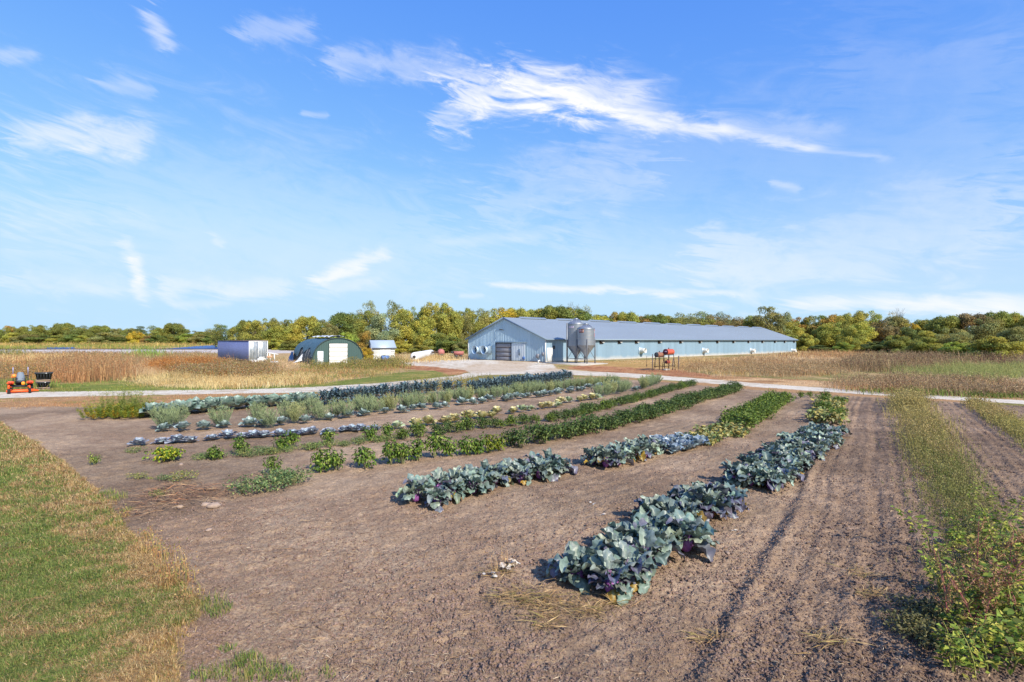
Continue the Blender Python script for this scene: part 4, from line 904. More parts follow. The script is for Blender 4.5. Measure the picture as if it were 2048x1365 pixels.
# ------------------------------------------------------------------ trees
def unit(v): return v / np.maximum(np.linalg.norm(v, axis=-1, keepdims=True), 1e-9)
def leaves(g, P, D, N, L, W, C, fold=.0):
    """folded pointed leaves: base P, direction D, normal N"""
    n = len(P); L = np.broadcast_to(np.asarray(L, float), (n,))[:, None]; W = np.broadcast_to(np.asarray(W, float), (n,))[:, None]
    D = unit(D); Sd = unit(np.cross(D, N)); N = unit(np.cross(Sd, D))
    V = np.stack([P, P + D * L * .45 + Sd * W + N * L * fold, P + D * L - N * L * fold, P + D * L * .45 - Sd * W + N * L * fold], 1).reshape(-1, 3)
    g.add(V, np.arange(4 * n).reshape(-1, 4), np.repeat(np.broadcast_to(C, (n, 3)), 4, 0))
def crown_mesh(name, seed, shape, nclump, per, leaf, dens=1.65):
    r = np.random.default_rng(seed); g = Geo()
    cs = []
    for i in range(int(nclump * 1.45)):
        for _ in range(60):
            a = r.uniform(0, 2 * math.pi); u = r.uniform(0, 1); q = shape(u)
            rad = q * math.sqrt(r.uniform(.15, 1)); c = np.array([rad * math.cos(a), rad * math.sin(a), u])
            if all(np.linalg.norm((c - d) * (1, 1, 1.1)) > .09 for d, _ in cs): break
        cs.append((c, r.uniform(.07, .155) * (.75 + .5 * q / .4)))
    for c, rad in cs:
        n = int(per * (rad / .13) ** 2 * dens); d = unit(r.normal(size=(n, 3))); d[:, 2] = np.abs(d[:, 2]) * np.where(r.uniform(size=n) < .72, 1, -1)
        P = c + d * (rad * (r.uniform(.40, 1.05, n) ** .6 + np.minimum(r.exponential(.09, n), .5)))[:, None] * np.array([1, 1, .8])
        N = unit(d * .9 + r.normal(size=(n, 3)) * .55 + np.array([0, 0, .3])); D = unit(np.cross(N, r.normal(size=(n, 3))))
        tone = r.uniform(.78, 1.22); hue = r.uniform(-.10, .14)
        t = tone * r.uniform(.6, 1.4, n); C = np.stack([t * (1 + hue + r.normal(0, .06, n)), t, t * (1 - hue)], 1)
        leaves(g, P, D, N, leaf * .78 * r.uniform(.7, 1.4, n), leaf * .36 * r.uniform(.7, 1.3, n), C, .12)
    return g.mesh(name, M_CROWN), cs
def trunk_mesh(name, seed, cs, thick=.022):
    r = random.Random(seed); b = MB()
    b.tube([(0, 0, -.03), (r.uniform(-.01, .01), r.uniform(-.01, .01), .18), (r.uniform(-.02, .02), r.uniform(-.02, .02), .42), (r.uniform(-.03, .03), r.uniform(-.03, .03), .72)], [thick * 1.25, thick, thick * .75, thick * .3], 8, S(255, 255, 255))
    for c, rad in r.sample(cs, min(9, len(cs))):
        z = max(.12, c[2] * r.uniform(.35, .6)); b.tube([(0, 0, z), (c[0] * .5, c[1] * .5, z + (c[2] - z) * .65), (c[0] * .95, c[1] * .95, c[2])], [thick * .55, thick * .38, thick * .15], 6)
    return b.mesh(name, M_BARK, True)
round_ = lambda u: .42 * math.sqrt(max(0, 1 - ((u - .5) / .5) ** 2)) if u > .08 else .18
broad = lambda u: .50 * math.sqrt(max(0, 1 - ((u - .56) / .48) ** 2)) if u > .1 else .22
tall = lambda u: .30 * math.sqrt(max(0, 1 - ((u - .5) / .52) ** 2))
open_ = lambda u: .40 * math.sqrt(max(0, 1 - ((u - .68) / .34) ** 2)) if u > .34 else .06
KIND = {}
for i, (k, shp, nc, per, lf) in enumerate((('round', round_, 30, 215, .034), ('round', round_, 26, 230, .036), ('broad', broad, 34, 205, .034), ('broad', broad, 28, 220, .038), ('tall', tall, 24, 210, .030), ('open', open_, 17, 120, .030), ('open', open_, 14, 120, .032), ('bush', lambda u: .55 * math.sqrt(max(0, 1 - u ** 2)) + .05, 26, 240, .045), ('bush', lambda u: .6 * math.sqrt(max(0, 1 - u ** 2.4)) + .04, 24, 240, .048))):
    me, cs = crown_mesh('crown', 100 + i, shp, nc, per, lf); KIND.setdefault(k, []).append((me, trunk_mesh('trunk', 200 + i, cs, .018 if k != 'bush' else .014)))
# bare twiggy top
def twig_mesh(seed):
    r = random.Random(seed); b = MB()
    def br(p, d, l, t, k):
        q = p + d * l; b.tube([p, (p + q) / 2 + Vector((r.uniform(-.02, .02), r.uniform(-.02, .02), 0)), q], [t, t * .8, t * .55], 5, cap=False)
        if k: [br(q, (d + Vector((r.uniform(-.8, .8), r.uniform(-.8, .8), r.uniform(-.1, .6)))).normalized(), l * r.uniform(.55, .8), t * .6, k - 1) for _ in range(3)]
    br(Vector((0, 0, 0)), Vector((0, 0, 1)), .42, .016, 4); return b.mesh('trunk', M_BARK, True)
KIND['bare'] = [(crown_mesh('crown', 131, lambda u: .3 * math.sqrt(max(0, 1 - ((u - .8) / .22) ** 2)) if u > .6 else .02, 9, 50, .028)[0], twig_mesh(31))]
TINT = {  # leaf colours
    'olive green': S(128, 136, 66), 'yellow-green': S(164, 166, 74), 'mid green': S(100, 122, 60), 'dark green': S(74, 96, 56), 'grey-green': S(138, 152, 118),
    'golden yellow': S(196, 174, 60), 'orange-tinged': S(174, 142, 70), 'brown': S(140, 122, 88), 'russet': S(150, 120, 78), 'bright green': S(144, 164, 68), 'dusty olive': S(138, 138, 86), 'yellow-olive': S(154, 154, 70)}
def grow(specs, where, group, wide=1.0):
    """specs: (photo px, row of the top, width in px, distance m, tint, kind), in order along the belt"""
    tints = {}
    for s in specs: tints[(s[4], s[5])] = tints.get((s[4], s[5]), 0) + 1
    seen = {}
    for i, (px, top, wd, Yd, tint, kind) in enumerate(specs):
        X = (px - CX) / F * Yd; z0 = float(zt(Yd)); hh = H + (CY - top) * Yd / F - z0; ww = wd * wide * Yd / F
        me, tk = random.choice(KIND[kind]); seen[(tint, kind)] = seen.get((tint, kind), 0) + 1
        nm = 'shrub' if kind == 'bush' else 'broadleaf_tree'
        which = '' if tints[(tint, kind)] == 1 else f'{nth(seen[(tint, kind)])} '
        wordk = {'round': 'round-crowned', 'broad': 'broad-crowned', 'tall': 'slender', 'open': 'open-crowned', 'bush': 'low', 'bare': 'sparse twiggy'}[kind]
        lab = f'{which or "only "}{wordk} {tint} {"shrub" if kind == "bush" else "tree"}' + (' from the left ' if which else ' ') + where
        span = {'round': .84, 'broad': 1.0, 'tall': .6, 'open': .8, 'bush': 1.2, 'bare': .6}[kind]
        sx = ww / span / 1.12 ; sz = hh / (1.10 if kind != 'bush' else 1.12)
        root = empty('shrub' if kind == 'bush' else nm, (X, Yd, z0), random.uniform(0, 6.28), (sx, sx, sz), lab, 'shrub' if kind == 'bush' else 'tree', group)
        c = link('crown', me, root); k = random.uniform(.86, 1.14); t = TINT[tint]; k *= 1.22; av = S(146, 142, 76); t = tuple(p_ * .74 + q_ * .26 for p_, q_ in zip(t, av)); c.color = (t[0] * k * random.uniform(.96, 1.08), t[1] * k, t[2] * k, 1)
        link('trunk', tk, root)
YG, OL, MG, DG, GG, GY, OR, BR_, RU, BG, DO, YO = 'yellow-green', 'olive green', 'mid green', 'dark green', 'grey-green', 'golden yellow', 'orange-tinged', 'brown', 'russet', 'bright green', 'dusty olive', 'yellow-olive'
far = []  # mostly olive tints, a step lighter so distance haze sits in the colour
rr = random.Random(5)
for px, top, wd, t, k in ((-60, 654, 50, OL, 'round'), (-20, 652, 45, OL, 'round'), (2, 655, 30, OL, 'broad'), (16, 652, 34, OR, 'round'), (34, 652, 40, OL, 'broad'), (52, 654, 34, YO, 'round'), (70, 649, 44, OL, 'broad'), (84, 650, 40, OL, 'round'), (100, 655, 36, OL, 'open'), (118, 652, 40, OL, 'broad'), (131, 646, 44, OL, 'broad'), (150, 653, 42, OL, 'round'), (172, 652, 40, OL, 'open'), (188, 654, 38, OL, 'broad'), (200, 651, 44, OL, 'broad'), (213, 655, 36, YO, 'round'), (228, 658, 34, DO, 'round'), (248, 656, 40, OL, 'broad'), (262, 657, 36, DO, 'round'), (281, 652, 30, DG, 'tall'), (302, 652, 40, OL, 'open'), (318, 654, 36, OL, 'round'), (333, 653, 36, YO, 'broad'), (347, 646, 44, OL, 'broad'), (366, 657, 40, OL, 'round'), (385, 661, 40, DO, 'round'), (404, 664, 40, OL, 'round'), (424, 660, 40, DO, 'broad')):
    far.append((px, top, wd, 470 + rr.uniform(-20, 20), t, k))
grow(far, 'along the far marsh edge', 'trees along the far edge of the marsh')
grow([(-30, 668, 50, 440, DO, 'bush'), (26, 664, 34, 440, YG, 'bush'), (60, 668, 60, 440, DO, 'bush'), (88, 670, 60, 440, MG, 'bush'), (112, 670, 50, 440, YO, 'bush'), (150, 668, 50, 440, MG, 'bush'), (163, 670, 34, 440, YG, 'bush'), (200, 672, 40, 440, DO, 'bush'), (216, 664, 70, 440, DO, 'bush'), (240, 672, 60, 440, MG, 'bush'), (270, 662, 34, 440, GY, 'bush'), (297, 671, 34, 440, RU, 'bush'), (318, 670, 50, 440, MG, 'bush'), (345, 668, 44, 440, OL, 'bush'), (374, 666, 40, 440, BG, 'bush'), (398, 668, 50, 440, DO, 'bush'), (425, 668, 50, 440, MG, 'bush')], 'at the foot of the far marsh trees', 'shrubs along the far edge of the marsh')
grow([(432, 648, 42, 250, OL, 'open'), (452, 650, 46, 250, MG, 'open'), (474, 653, 40, 240, OL, 'broad'), (492, 640, 44, 162, OL, 'broad'), (510, 641, 50, 150, YO, 'round'), (537, 634, 60, 155, OL, 'broad'), (556, 648, 56, 146, YG, 'round'), (577, 637, 52, 158, OL, 'round'), (592, 646, 46, 150, YO, 'broad'), (613, 632, 62, 152, YO, 'broad'), (641, 637, 56, 154, OL, 'round'), (660, 648, 46, 148, DO, 'round'), (684, 624, 66, 158, MG, 'broad'), (708, 634, 56, 165, OL, 'round'), (739, 600, 44, 176, DO, 'open'), (735, 618, 62, 170, OL, 'broad'), (763, 627, 62, 150, GG, 'round'), (785, 603, 52, 172, OL, 'open'), (806, 618, 60, 166, YO, 'round'), (835, 610, 60, 170, OL, 'broad'), (850, 632, 60, 148, YG, 'round'), (868, 601, 60, 166, YG, 'broad'), (893, 602, 64, 162, YO, 'round'), (915, 619, 60, 170, DO, 'broad'), (935, 613, 60, 176, OL, 'broad'), (958, 616, 56, 180, DO, 'open'), (978, 619, 52, 185, YO, 'round')],
     'in the belt behind the green shed', 'trees of the belt behind the sheds')
grow([(500, 676, 50, 136, DG, 'bush'), (545, 676, 60, 138, YG, 'bush'), (590, 680, 60, 136, OL, 'bush'), (640, 672, 70, 138, YO, 'bush'), (690, 662, 60, 134, BG, 'bush'), (806, 680, 50, 120, YG, 'bush'), (842, 690, 56, 118, YO, 'bush'), (872, 664, 70, 130, OL, 'bush'), (905, 672, 60, 124, MG, 'bush'), (930, 680, 50, 122, DO, 'bush')], 'under the belt behind the green shed', 'shrubs under the belt behind the sheds')
grow([(734, 662, 44, 84, OR, 'round'), (731, 694, 30, 79, GY, 'bush')], 'between the green shed and the white shed', 'trees between the two sheds')
grow([(996, 612, 56, 190, GY, 'round'), (1016, 618, 44, 200, YO, 'round'), (1035, 615, 50, 195, YG, 'broad'), (1060, 620, 50, 205, OL, 'round'), (1084, 617, 56, 205, YO, 'broad'), (1112, 610, 56, 200, OL, 'broad'), (1134, 611, 54, 205, OL, 'round'), (1160, 610, 34, 212, DO, 'bare'), (1158, 618, 50, 205, MG, 'round'), (1186, 627, 50, 210, YG, 'round'), (1208, 627, 48, 212, MG, 'round'), (1233, 621, 44, 214, OR, 'round'), (1256, 623, 44, 214, YO, 'broad'), (1283, 630, 50, 216, RU, 'broad'), (1310, 628, 50, 214, MG, 'broad'), (1338, 632, 50, 218, OL, 'round'), (1364, 627, 46, 220, DO, 'open'), (1398, 622, 56, 222, OL, 'open'), (1420, 630, 46, 222, BR_, 'open'), (1436, 625, 36, 224, GG, 'open'), (1458, 630, 44, 224, BR_, 'open'), (1480, 636, 50, 224, RU, 'round'), (1503, 632, 52, 210, OL, 'round'), (1048, 626, 60, 225, OL, 'broad'), (1098, 622, 60, 230, YG, 'broad'), (1172, 630, 60, 230, YO, 'broad'), (1220, 632, 60, 232, OL, 'broad'), (1270, 634, 60, 232, DO, 'broad'), (1325, 636, 60, 234, OL, 'broad'), (1380, 634, 60, 236, DO, 'broad'), (1448, 638, 60, 236, DO, 'broad'), (1492, 640, 60, 236, OL, 'broad')],
     'showing over the barn roof', 'trees behind the barn roof', 1.35)
grow([(1538, 611, 62, 165, DO, 'tall'), (1562, 622, 60, 168, GG, 'broad'), (1585, 640, 52, 166, YO, 'round'), (1603, 632, 56, 172, OR, 'round'), (1622, 629, 50, 172, OL, 'round'), (1645, 631, 52, 170, MG, 'round'), (1664, 627, 60, 166, OR, 'broad'), (1690, 628, 56, 168, OL, 'broad'), (1664, 642, 64, 150, YO, 'round'), (1706, 622, 64, 158, YO, 'broad'), (1734, 618, 66, 160, YG, 'broad'), (1722, 640, 60, 146, YG, 'round'), (1700, 652, 46, 140, YO, 'round'), (1768, 638, 60, 150, BR_, 'round'), (1790, 622, 36, 165, DO, 'bare'), (1795, 632, 56, 155, DO, 'broad'), (1822, 644, 40, 146, GY, 'round'), (1838, 640, 50, 150, OL, 'round'), (1812, 655, 52, 138, DG, 'round'), (1862, 638, 60, 150, YO, 'broad'), (1890, 631, 66, 140, OL, 'broad'), (1918, 630, 64, 142, DO, 'open'), (1945, 626, 70, 138, BR_, 'broad'), (1968, 634, 66, 132, DO, 'round'), (1992, 622, 66, 138, OL, 'broad'), (2020, 624, 64, 140, YG, 'broad'), (2046, 626, 66, 136, YO, 'broad'), (2085, 622, 80, 130, OL, 'broad'), (2130, 624, 90, 128, YO, 'broad'), (1850, 662, 60, 126, YO, 'round'), (1905, 655, 60, 122, DO, 'round'), (2035, 650, 60, 118, DO, 'round')],
     'in the wood past the barn end', 'trees of the wood past the barn')
grow([(1580, 668, 50, 150, YG, 'bush'), (1608, 665, 52, 148, YO, 'bush'), (1640, 690, 44, 140, DG, 'bush'), (1686, 684, 44, 132, BG, 'bush'), (1746, 682, 56, 128, DG, 'bush'), (1790, 668, 60, 126, OL, 'bush'), (1858, 672, 74, 94, YO, 'bush'), (1836, 690, 40, 98, DG, 'bush'), (1910, 682, 60, 88, BG, 'bush'), (1950, 680, 64, 92, DO, 'bush'), (1994, 670, 92, 82, YG, 'bush'), (2062, 672, 70, 84, DO, 'bush'), (2110, 672, 90, 82, YO, 'bush')], 'in front of the wood past the barn', 'shrubs in front of the wood past the barn')

# ------------------------------------------------------------------ garden crops
def soil_z(x, y): return float(soil_relief(np.array([x]), np.array([y]))[0])
def blade(g, base, az, el, Ln, W, droop, c0, c1, rib, r, nu=5, nv=9, lob=.18, wav=.14, cup=.15, tipw=.75, petiole=.28, pcol=None):
    """one broad leaf: stalk, then a wavy lobed blade bending over along its length"""
    p = np.array(base, float); V = []; C = []
    rows = []; a = el; ds = Ln / nv; tw = r.uniform(-.5, .5)
    ph = r.uniform(0, 6.28); sidew = np.array([-math.sin(az), math.cos(az), 0])
    for j in range(nv + 1):
        t = j / nv; d = np.array([math.cos(az) * math.cos(a), math.sin(az) * math.cos(a), math.sin(a)]); nn = np.cross(d, sidew) * -1
        if nn[2] < 0 and a < 1.4: nn = -nn
        if t < petiole: wd = .018 + .01 * t
        else:
            q = (t - petiole) / (1 - petiole); wd = W * (math.sin(math.pi * min(1, (q * .93 + .07)) ** tipw) ** .6) * (1 + lob * math.sin(q * 17 + ph)) * (.35 if q > .985 else 1)
        sd_ = sidew * math.cos(tw * t) + nn * math.sin(tw * t)
        for i in range(nu):
            u = -1 + 2 * i / (nu - 1)
            off = nn * (cup * wd * (abs(u) ** 1.5) + wav * wd * math.sin(q * 15 + ph + u * 2.5) * u * u if t >= petiole else 0)
            V.append(p + sd_ * wd * u + off)
            cc = np.array(c0) * (1 - t) + np.array(c1) * t
            if i == nu // 2 and t >= petiole: cc = np.array(rib)
            if t < petiole: cc = np.array(pcol if pcol is not None else rib)
            C.append(cc * (1 + .10 * math.sin(q * 21 + u * 3 if t >= petiole else 0)))
        p = p + d * ds; a -= droop * ds / Ln * (.4 + 1.2 * t)
    Q = [[j * nu + i, j * nu + i + 1, (j + 1) * nu + i + 1, (j + 1) * nu + i] for j in range(nv) for i in range(nu - 1)]
    g.add(V, np.array(Q), C)
def jit(c, r, a=.12): k = r.uniform(1 - a, 1 + a); return tuple(max(0, x * k * r.uniform(1 - a * .4, 1 + a * .4)) for x in c)
def proto(name, meshes, rot=0):
    """thing with one mesh per part; kept as the first of its kind"""
    return meshes

# kohlrabi: grey-green waxy leaves on purple stalks, purple bulb
def kohlrabi(seed, purple=.2, n=19):
    n = int(n * 1.9)
    r = random.Random(seed); g = Geo(); b = MB()
    G1, G2, G3 = S(120, 136, 128), S(80, 98, 94), S(144, 156, 136); P1, P2 = S(118, 120, 136), S(98, 92, 112)
    for i in range(n):
        k = i / n; az = i * 2.399 + r.uniform(-.5, .5); el = .10 + 1.2 * k + r.uniform(-.3, .35); Ln = r.uniform(.20, .42) * (1 - .15 * k)
        if r.random() < (purple * 1.3 if k < .45 else purple * .25): a, c = P1, P2
        else: a, c = r.choice(((G1, G2), (G2, G1), (G3, G1), (G1, G3)))
        if k < .25 and r.random() < .16: a, c = S(190, 160, 60), S(150, 120, 60)
        blade(g, (.05 * math.cos(az), .05 * math.sin(az), .10 + .10 * k), az, el, Ln, Ln * r.uniform(.20, .31), r.uniform(.3, 2.6), jit(a, r, .3), jit(c, r, .3), tuple((p_ + q_) * .55 for p_, q_ in zip(a, S(140, 152, 142))), r, nu=7, nv=14, lob=.07, wav=.34, pcol=S(118, 82, 126), cup=r.choice((-.3, .2, .5, .8, .95)), tipw=r.uniform(.65, .95))
    b.lathe([(.02, 0), (.06, .03), (.085, .09), (.08, .15), (.05, .19), (0, .2)], 14)
    return [('foliage', g.mesh('foliage', M_WAXY, True)), ('bulb', b.mesh('bulb', M_BULB, True))]
M_BULB = mat('purple_bulb', S(140, 84, 148), .45, 0, .2, 20)
M_HEAD = mat('cabbage_head', S(170, 190, 196), .5, 0, .12, 14)
M_FRUIT = mat('red_pepper', S(190, 40, 28), .3)
M_FRUITY = mat('yellow_fruit', S(226, 196, 60), .35)
def cabbage(seed, c0, c1, rib, n=15, spread=1.0, head=True, ln=(.28, .40)):
    r = random.Random(seed); g = Geo(); b = MB()
    for i in range(n):
        k = i / n; az = i * 2.399 + r.uniform(-.3, .3)
        blade(g, (.03 * math.cos(az), .03 * math.sin(az), .05 + .06 * k), az, .25 + 1.0 * k + r.uniform(-.15, .15), r.uniform(*ln) * (1 - .25 * k) * spread, r.uniform(.11, .16) * spread, r.uniform(-.3, .9) - .5 * k, jit(c0, r), jit(c1, r), rib, r, nv=6, lob=.08, wav=.2, cup=r.uniform(.25, .6), tipw=.85, petiole=.12)
    out = [('foliage', g.mesh('foliage', M_WAXY, True))]
    if head:
        b.lathe([(.03, .06), (.09, .09), (.125, .16), (.12, .23), (.07, .285), (0, .30)], 16); out.append(('head', b.mesh('head', M_HEAD, True)))
    return out
def kale(seed):
    r = random.Random(seed); g = Geo(); b = MB()
    for i in range(34):
        k = i / 34; az = i * 2.399 + r.uniform(-.3, .3); c = jit(r.choice((S(62, 88, 108), S(76, 100, 118), S(54, 78, 92), S(88, 112, 124))), r)
        blade(g, (.02 * math.cos(az), .02 * math.sin(az), .12 + .33 * k), az, .35 + 1.05 * k + r.uniform(-.2, .2), r.uniform(.30, .46), r.uniform(.028, .045), r.uniform(1.2, 2.4), c, jit(c, r, .2), S(120, 140, 140), r, nu=3, nv=6, lob=.25, wav=.5, petiole=.15, tipw=.8)
    b.tube([(0, 0, -.02), (.01, 0, .25), (0, 0, .5)], [.018, .018, .012], 6, S(190, 200, 170))
    return [('foliage', g.mesh('foliage', M_WAXY, True)), ('stem', b.mesh('stem', M_STEM, True))]
M_STEM = mat('pale_stem', S(150, 150, 110), .7)
def plume(seed, cA, cB, n=26, hgt=.85, spread=.34, per=52, sil=.9):
    """feathery upright stems with fine threads"""
    r = np.random.default_rng(seed); g = Geo(); lean = r.uniform(-.12, .12, 2)
    for i in range(n):
        a = r.uniform(0, 6.28); s = spread * math.sqrt(r.uniform(0, 1)); h_ = hgt * r.uniform(.72, 1.05) * (1 - .25 * (s / spread) ** 2)
        d = unit(np.array([math.cos(a) * s * sil + lean[0], math.sin(a) * s * sil + lean[1], h_]))
        t = r.uniform(.12, 1, per) ** .8; B = np.array([math.cos(a), math.sin(a), 0]) * s * .25; P = B + d * (t * h_)[:, None] + r.normal(0, .012, (per, 3))
        q = r.uniform(0, 6.28, per); D = unit(np.stack([np.cos(q), np.sin(q), r.uniform(.5, 1.8, per)], 1) + d * .5); c = np.array(cA) * (1 - t[:, None]) + np.array(cB) * t[:, None]
        leaves(g, P, D, unit(r.normal(size=(per, 3))), r.uniform(.07, .14, per), .0055, c * r.uniform(.75, 1.25, (per, 1)))
        leaves(g, B[None], d[None], np.array([[math.cos(a + 1.5), math.sin(a + 1.5), 0]]), h_, .006, np.array(cA) * .9)
    return [('foliage', g.mesh('foliage', M_LEAF))]
def bush(seed, n, rx, hz, lf, wd, cols, droop=.4, stalks=6, fruit=None, low=.15):
    r = np.random.default_rng(seed); g = Geo(); b = MB(); cs = [(r.uniform(-rx, rx) * .6, r.uniform(-rx, rx) * .6, hz * r.uniform(.45, .85), r.uniform(.35, .6)) for _ in range(stalks + 3)]
    for x, y, z, k in cs:
        m = n // len(cs); d = unit(r.normal(size=(m, 3))); P = np.array([x, y, z]) + d * np.array([rx * k * 1.1, rx * k * 1.1, hz * k * .75]) * (r.uniform(.3, 1, m) ** .5)[:, None]; P[:, 2] = np.maximum(P[:, 2], hz * low * r.uniform(.2, 1, m))
        D = unit(d * np.array([1, 1, .3]) + r.normal(size=(m, 3)) * .5 - np.array([0, 0, droop])); N = unit(d * .5 + np.array([0, 0, .9]) + r.normal(size=(m, 3)) * .4)
        C = np.array([cols[i] for i in r.integers(0, len(cols), m)]) * r.uniform(.7, 1.3, (m, 1)); leaves(g, P, D, N, lf * r.uniform(.7, 1.3, m), wd * r.uniform(.7, 1.3, m), C, .10)
    for x, y, z, k in cs[:stalks]: b.tube([(x * .15, y * .15, -.02), (x * .6, y * .6, z * .55), (x, y, z)], [.010, .008, .004], 5)
    out = [('foliage', g.mesh('foliage', M_LEAF)), ('stem', b.mesh('stem', M_STEM, True))]
    return out
def feather(seed):
    """fennel-like mound with tall flowering stems"""
    r = np.random.default_rng(seed); g = Geo()
    for i in range(60):
        a = r.uniform(0, 6.28); s = .55 * math.sqrt(r.uniform(0, 1)); h_ = r.uniform(.28, .6); B = np.array([math.cos(a) * s, math.sin(a) * s, 0]); d = unit(np.array([math.cos(a) * .5 * s, math.sin(a) * .5 * s, h_])); per = 60; t = r.uniform(.1, 1, per); q = r.uniform(0, 6.28, per)
        P = B + d * (t * h_)[:, None]; D = unit(np.stack([np.cos(q), np.sin(q), r.uniform(.2, 1.2, per)], 1)); c = np.array(S(150, 150, 48)) if r.random() < .35 else np.array(S(112, 132, 52)) if r.random() < .7 else np.array(S(176, 146, 48)); leaves(g, P, D, unit(r.normal(size=(per, 3))), r.uniform(.06, .14, per), .007, c * r.uniform(.7, 1.3, (per, 1)))
    for i in range(16):
        a = r.uniform(0, 6.28); s = .4 * math.sqrt(r.uniform(0, 1)); h_ = r.uniform(.75, 1.2); top = np.array([math.cos(a) * s * 1.4, math.sin(a) * s * 1.4, h_]); B = np.array([math.cos(a) * s * .6, math.sin(a) * s * .6, 0]); d = unit(top - B)
        leaves(g, B[None], d[None], np.array([[math.sin(a), -math.cos(a), 0.]]), np.linalg.norm(top - B), .007, np.array(S(130, 140, 70)))
        per = 34; t = r.uniform(.35, .95, per); P = B + (top - B) * t[:, None]; q = r.uniform(0, 6.28, per); leaves(g, P, unit(np.stack([np.cos(q), np.sin(q), r.uniform(.3, 1, per)], 1)), unit(r.normal(size=(per, 3))), r.uniform(.06, .14, per), .006, np.array(S(140, 148, 76)) * r.uniform(.8, 1.2, (per, 1)))
        per = 22; P = top + r.normal(0, 1, (per, 3)) * np.array([.05, .05, .012]); leaves(g, P, unit(r.normal(size=(per, 3)) * np.array([1, 1, .2])), np.tile([0., 0, 1], (per, 1)), .03, .012, np.array(S(206, 190, 60)) * r.uniform(.8, 1.1, (per, 1)))
    return [('foliage', g.mesh('foliage', M_LEAF))]

def polyline(px, step, r, jitter=.2, along=.12):
    q = gpoly(px); out = []; carry = 0.0
    for (ax, ay), (bx, by) in zip(q[:-1], q[1:]):
        ln = math.hypot(bx - ax, by - ay); t = carry
        while t < ln:
            k = t / ln; nx, ny = -(by - ay) / ln, (bx - ax) / ln; j = r.uniform(-jitter, jitter); s = r.uniform(-along, along)
            out.append((ax + (bx - ax) * k + nx * j + (bx - ax) / ln * s, ay + (by - ay) * k + ny * j + (by - ay) / ln * s)); t += step * r.uniform(.85, 1.15)
        carry = t - ln
    return out
PLANTS = {}
def place(name, variants, pts, labels, cat, group, r, sc=(.85, 1.15), tints=None, multi=True, sink=.0, zs=None):
    for i, (x, y) in enumerate(pts):
        key, parts = r.choice(variants); k = r.uniform(*sc); k3 = (k, k, k * (zs or 1)); loc = (x, y, soil_z(x, y) - sink); rz = r.uniform(0, 6.28); lab = labels(i, len(pts))
        if len(parts) > 1:
            root = empty(name, loc, rz, k3, lab, cat, group)
            for nm, me in parts: 
                c = link(nm, me, root)
                if tints and nm == 'foliage': c.color = (*r.choice(tints), 1)
        else:
            o = tag(link(name, parts[0][1], None, loc, rz, k3), lab, cat, group)
            if tints: o.color = (*r.choice(tints), 1)
def along(adj, where):
    return lambda i, n: f'{adj}, {nth(i + 1)} {where}' if n > 1 else f'{adj} {where}'
r = random.Random(77)
KOH = [('k', kohlrabi(300 + i, p, n)) for i, (p, n) in enumerate(((.12, 20), (.2, 22), (.1, 18), (.3, 20), (.16, 24), (.05, 20)))]
KOHP = [('kp', kohlrabi(320 + i, .55, 16)) for i in range(3)]
GREYCAB = [('g', cabbage(340 + i, S(84, 100, 114), S(150, 166, 180), S(180, 190, 198))) for i in range(3)]
GREENCAB = [('n', cabbage(350 + i, S(74, 98, 88), S(146, 170, 158), S(184, 196, 186), 24, 1.1)) for i in range(4)]
PURPCAB = [('p', cabbage(360 + i, S(108, 114, 134), S(156, 164, 180), S(176, 180, 192), 18, .95)) for i in range(3)]
CREAMCAB = [('c', cabbage(370 + i, S(130, 144, 92), S(200, 184, 128), S(210, 204, 170), 14, 1.0, False)) for i in range(3)] + [('c', cabbage(374, S(120, 150, 110), S(180, 190, 150), S(210, 216, 196), 14, .85, False))]
SMALLCAB = [('s', cabbage(380 + i, S(90, 110, 108), S(150, 168, 166), S(182, 194, 192), 18, .8, False)) for i in range(3)]
KALE = [('b', kale(390 + i)) for i in range(4)]
PLUME = [('f', plume(400 + i, S(114, 132, 108), S(158, 170, 122), 40, .9, .44, 56)) for i in range(5)] + [('f', plume(406, S(124, 138, 100), S(176, 176, 118), 40, .9, .42, 56))]
PEPPER = [('pp', bush(420 + i, 300, .26, .50, .095, .024, [S(88, 116, 44), S(110, 134, 50), S(70, 98, 40), S(134, 150, 66)], .7)) for i in range(4)]
TOMATO = [('t', bush(430 + i, 420, .34, .46, .075, .026, [S(74, 98, 50), S(92, 112, 58), S(60, 82, 44), S(112, 126, 66)], .2)) for i in range(5)]
BASIL = [('bs', bush(440 + i, 420, .34, .48, .07, .028, [S(96, 120, 48), S(80, 104, 42), S(122, 138, 54), S(112, 128, 60)], .3)) for i in range(4)]
SQUASH = [('q', bush(450 + i, 150, .36, .34, .14, .06, [S(130, 144, 92), S(168, 158, 90), S(150, 150, 104), S(112, 128, 70), S(196, 176, 100)], .3)) for i in range(3)]
LOWWEED = [('w', bush(460 + i, 420, .40, .24, .05, .014, [S(104, 130, 84), S(124, 144, 92), S(92, 116, 66), S(150, 152, 96)], .1, low=.05)) for i in range(3)]
YELFLOW = [('y', bush(470 + i, 360, .40, .30, .07, .03, [S(110, 140, 44), S(140, 160, 48), S(206, 196, 60), S(92, 120, 40)], .2, low=.05)) for i in range(2)]
FENNEL = [('fe', feather(480 + i)) for i in range(3)]

def row(px, step, name, var, adj, where, cat, group, jit_=.12, sc=(.85, 1.15), tints=None, rows=1, gap=.3, zs=None, skip=0):
    pts = polyline(px, step, r, jit_)
    pts = [p for p in pts if r.random() >= skip]
    place(name, var, pts, along(adj, where), cat, group, r, sc, tints, zs=zs)
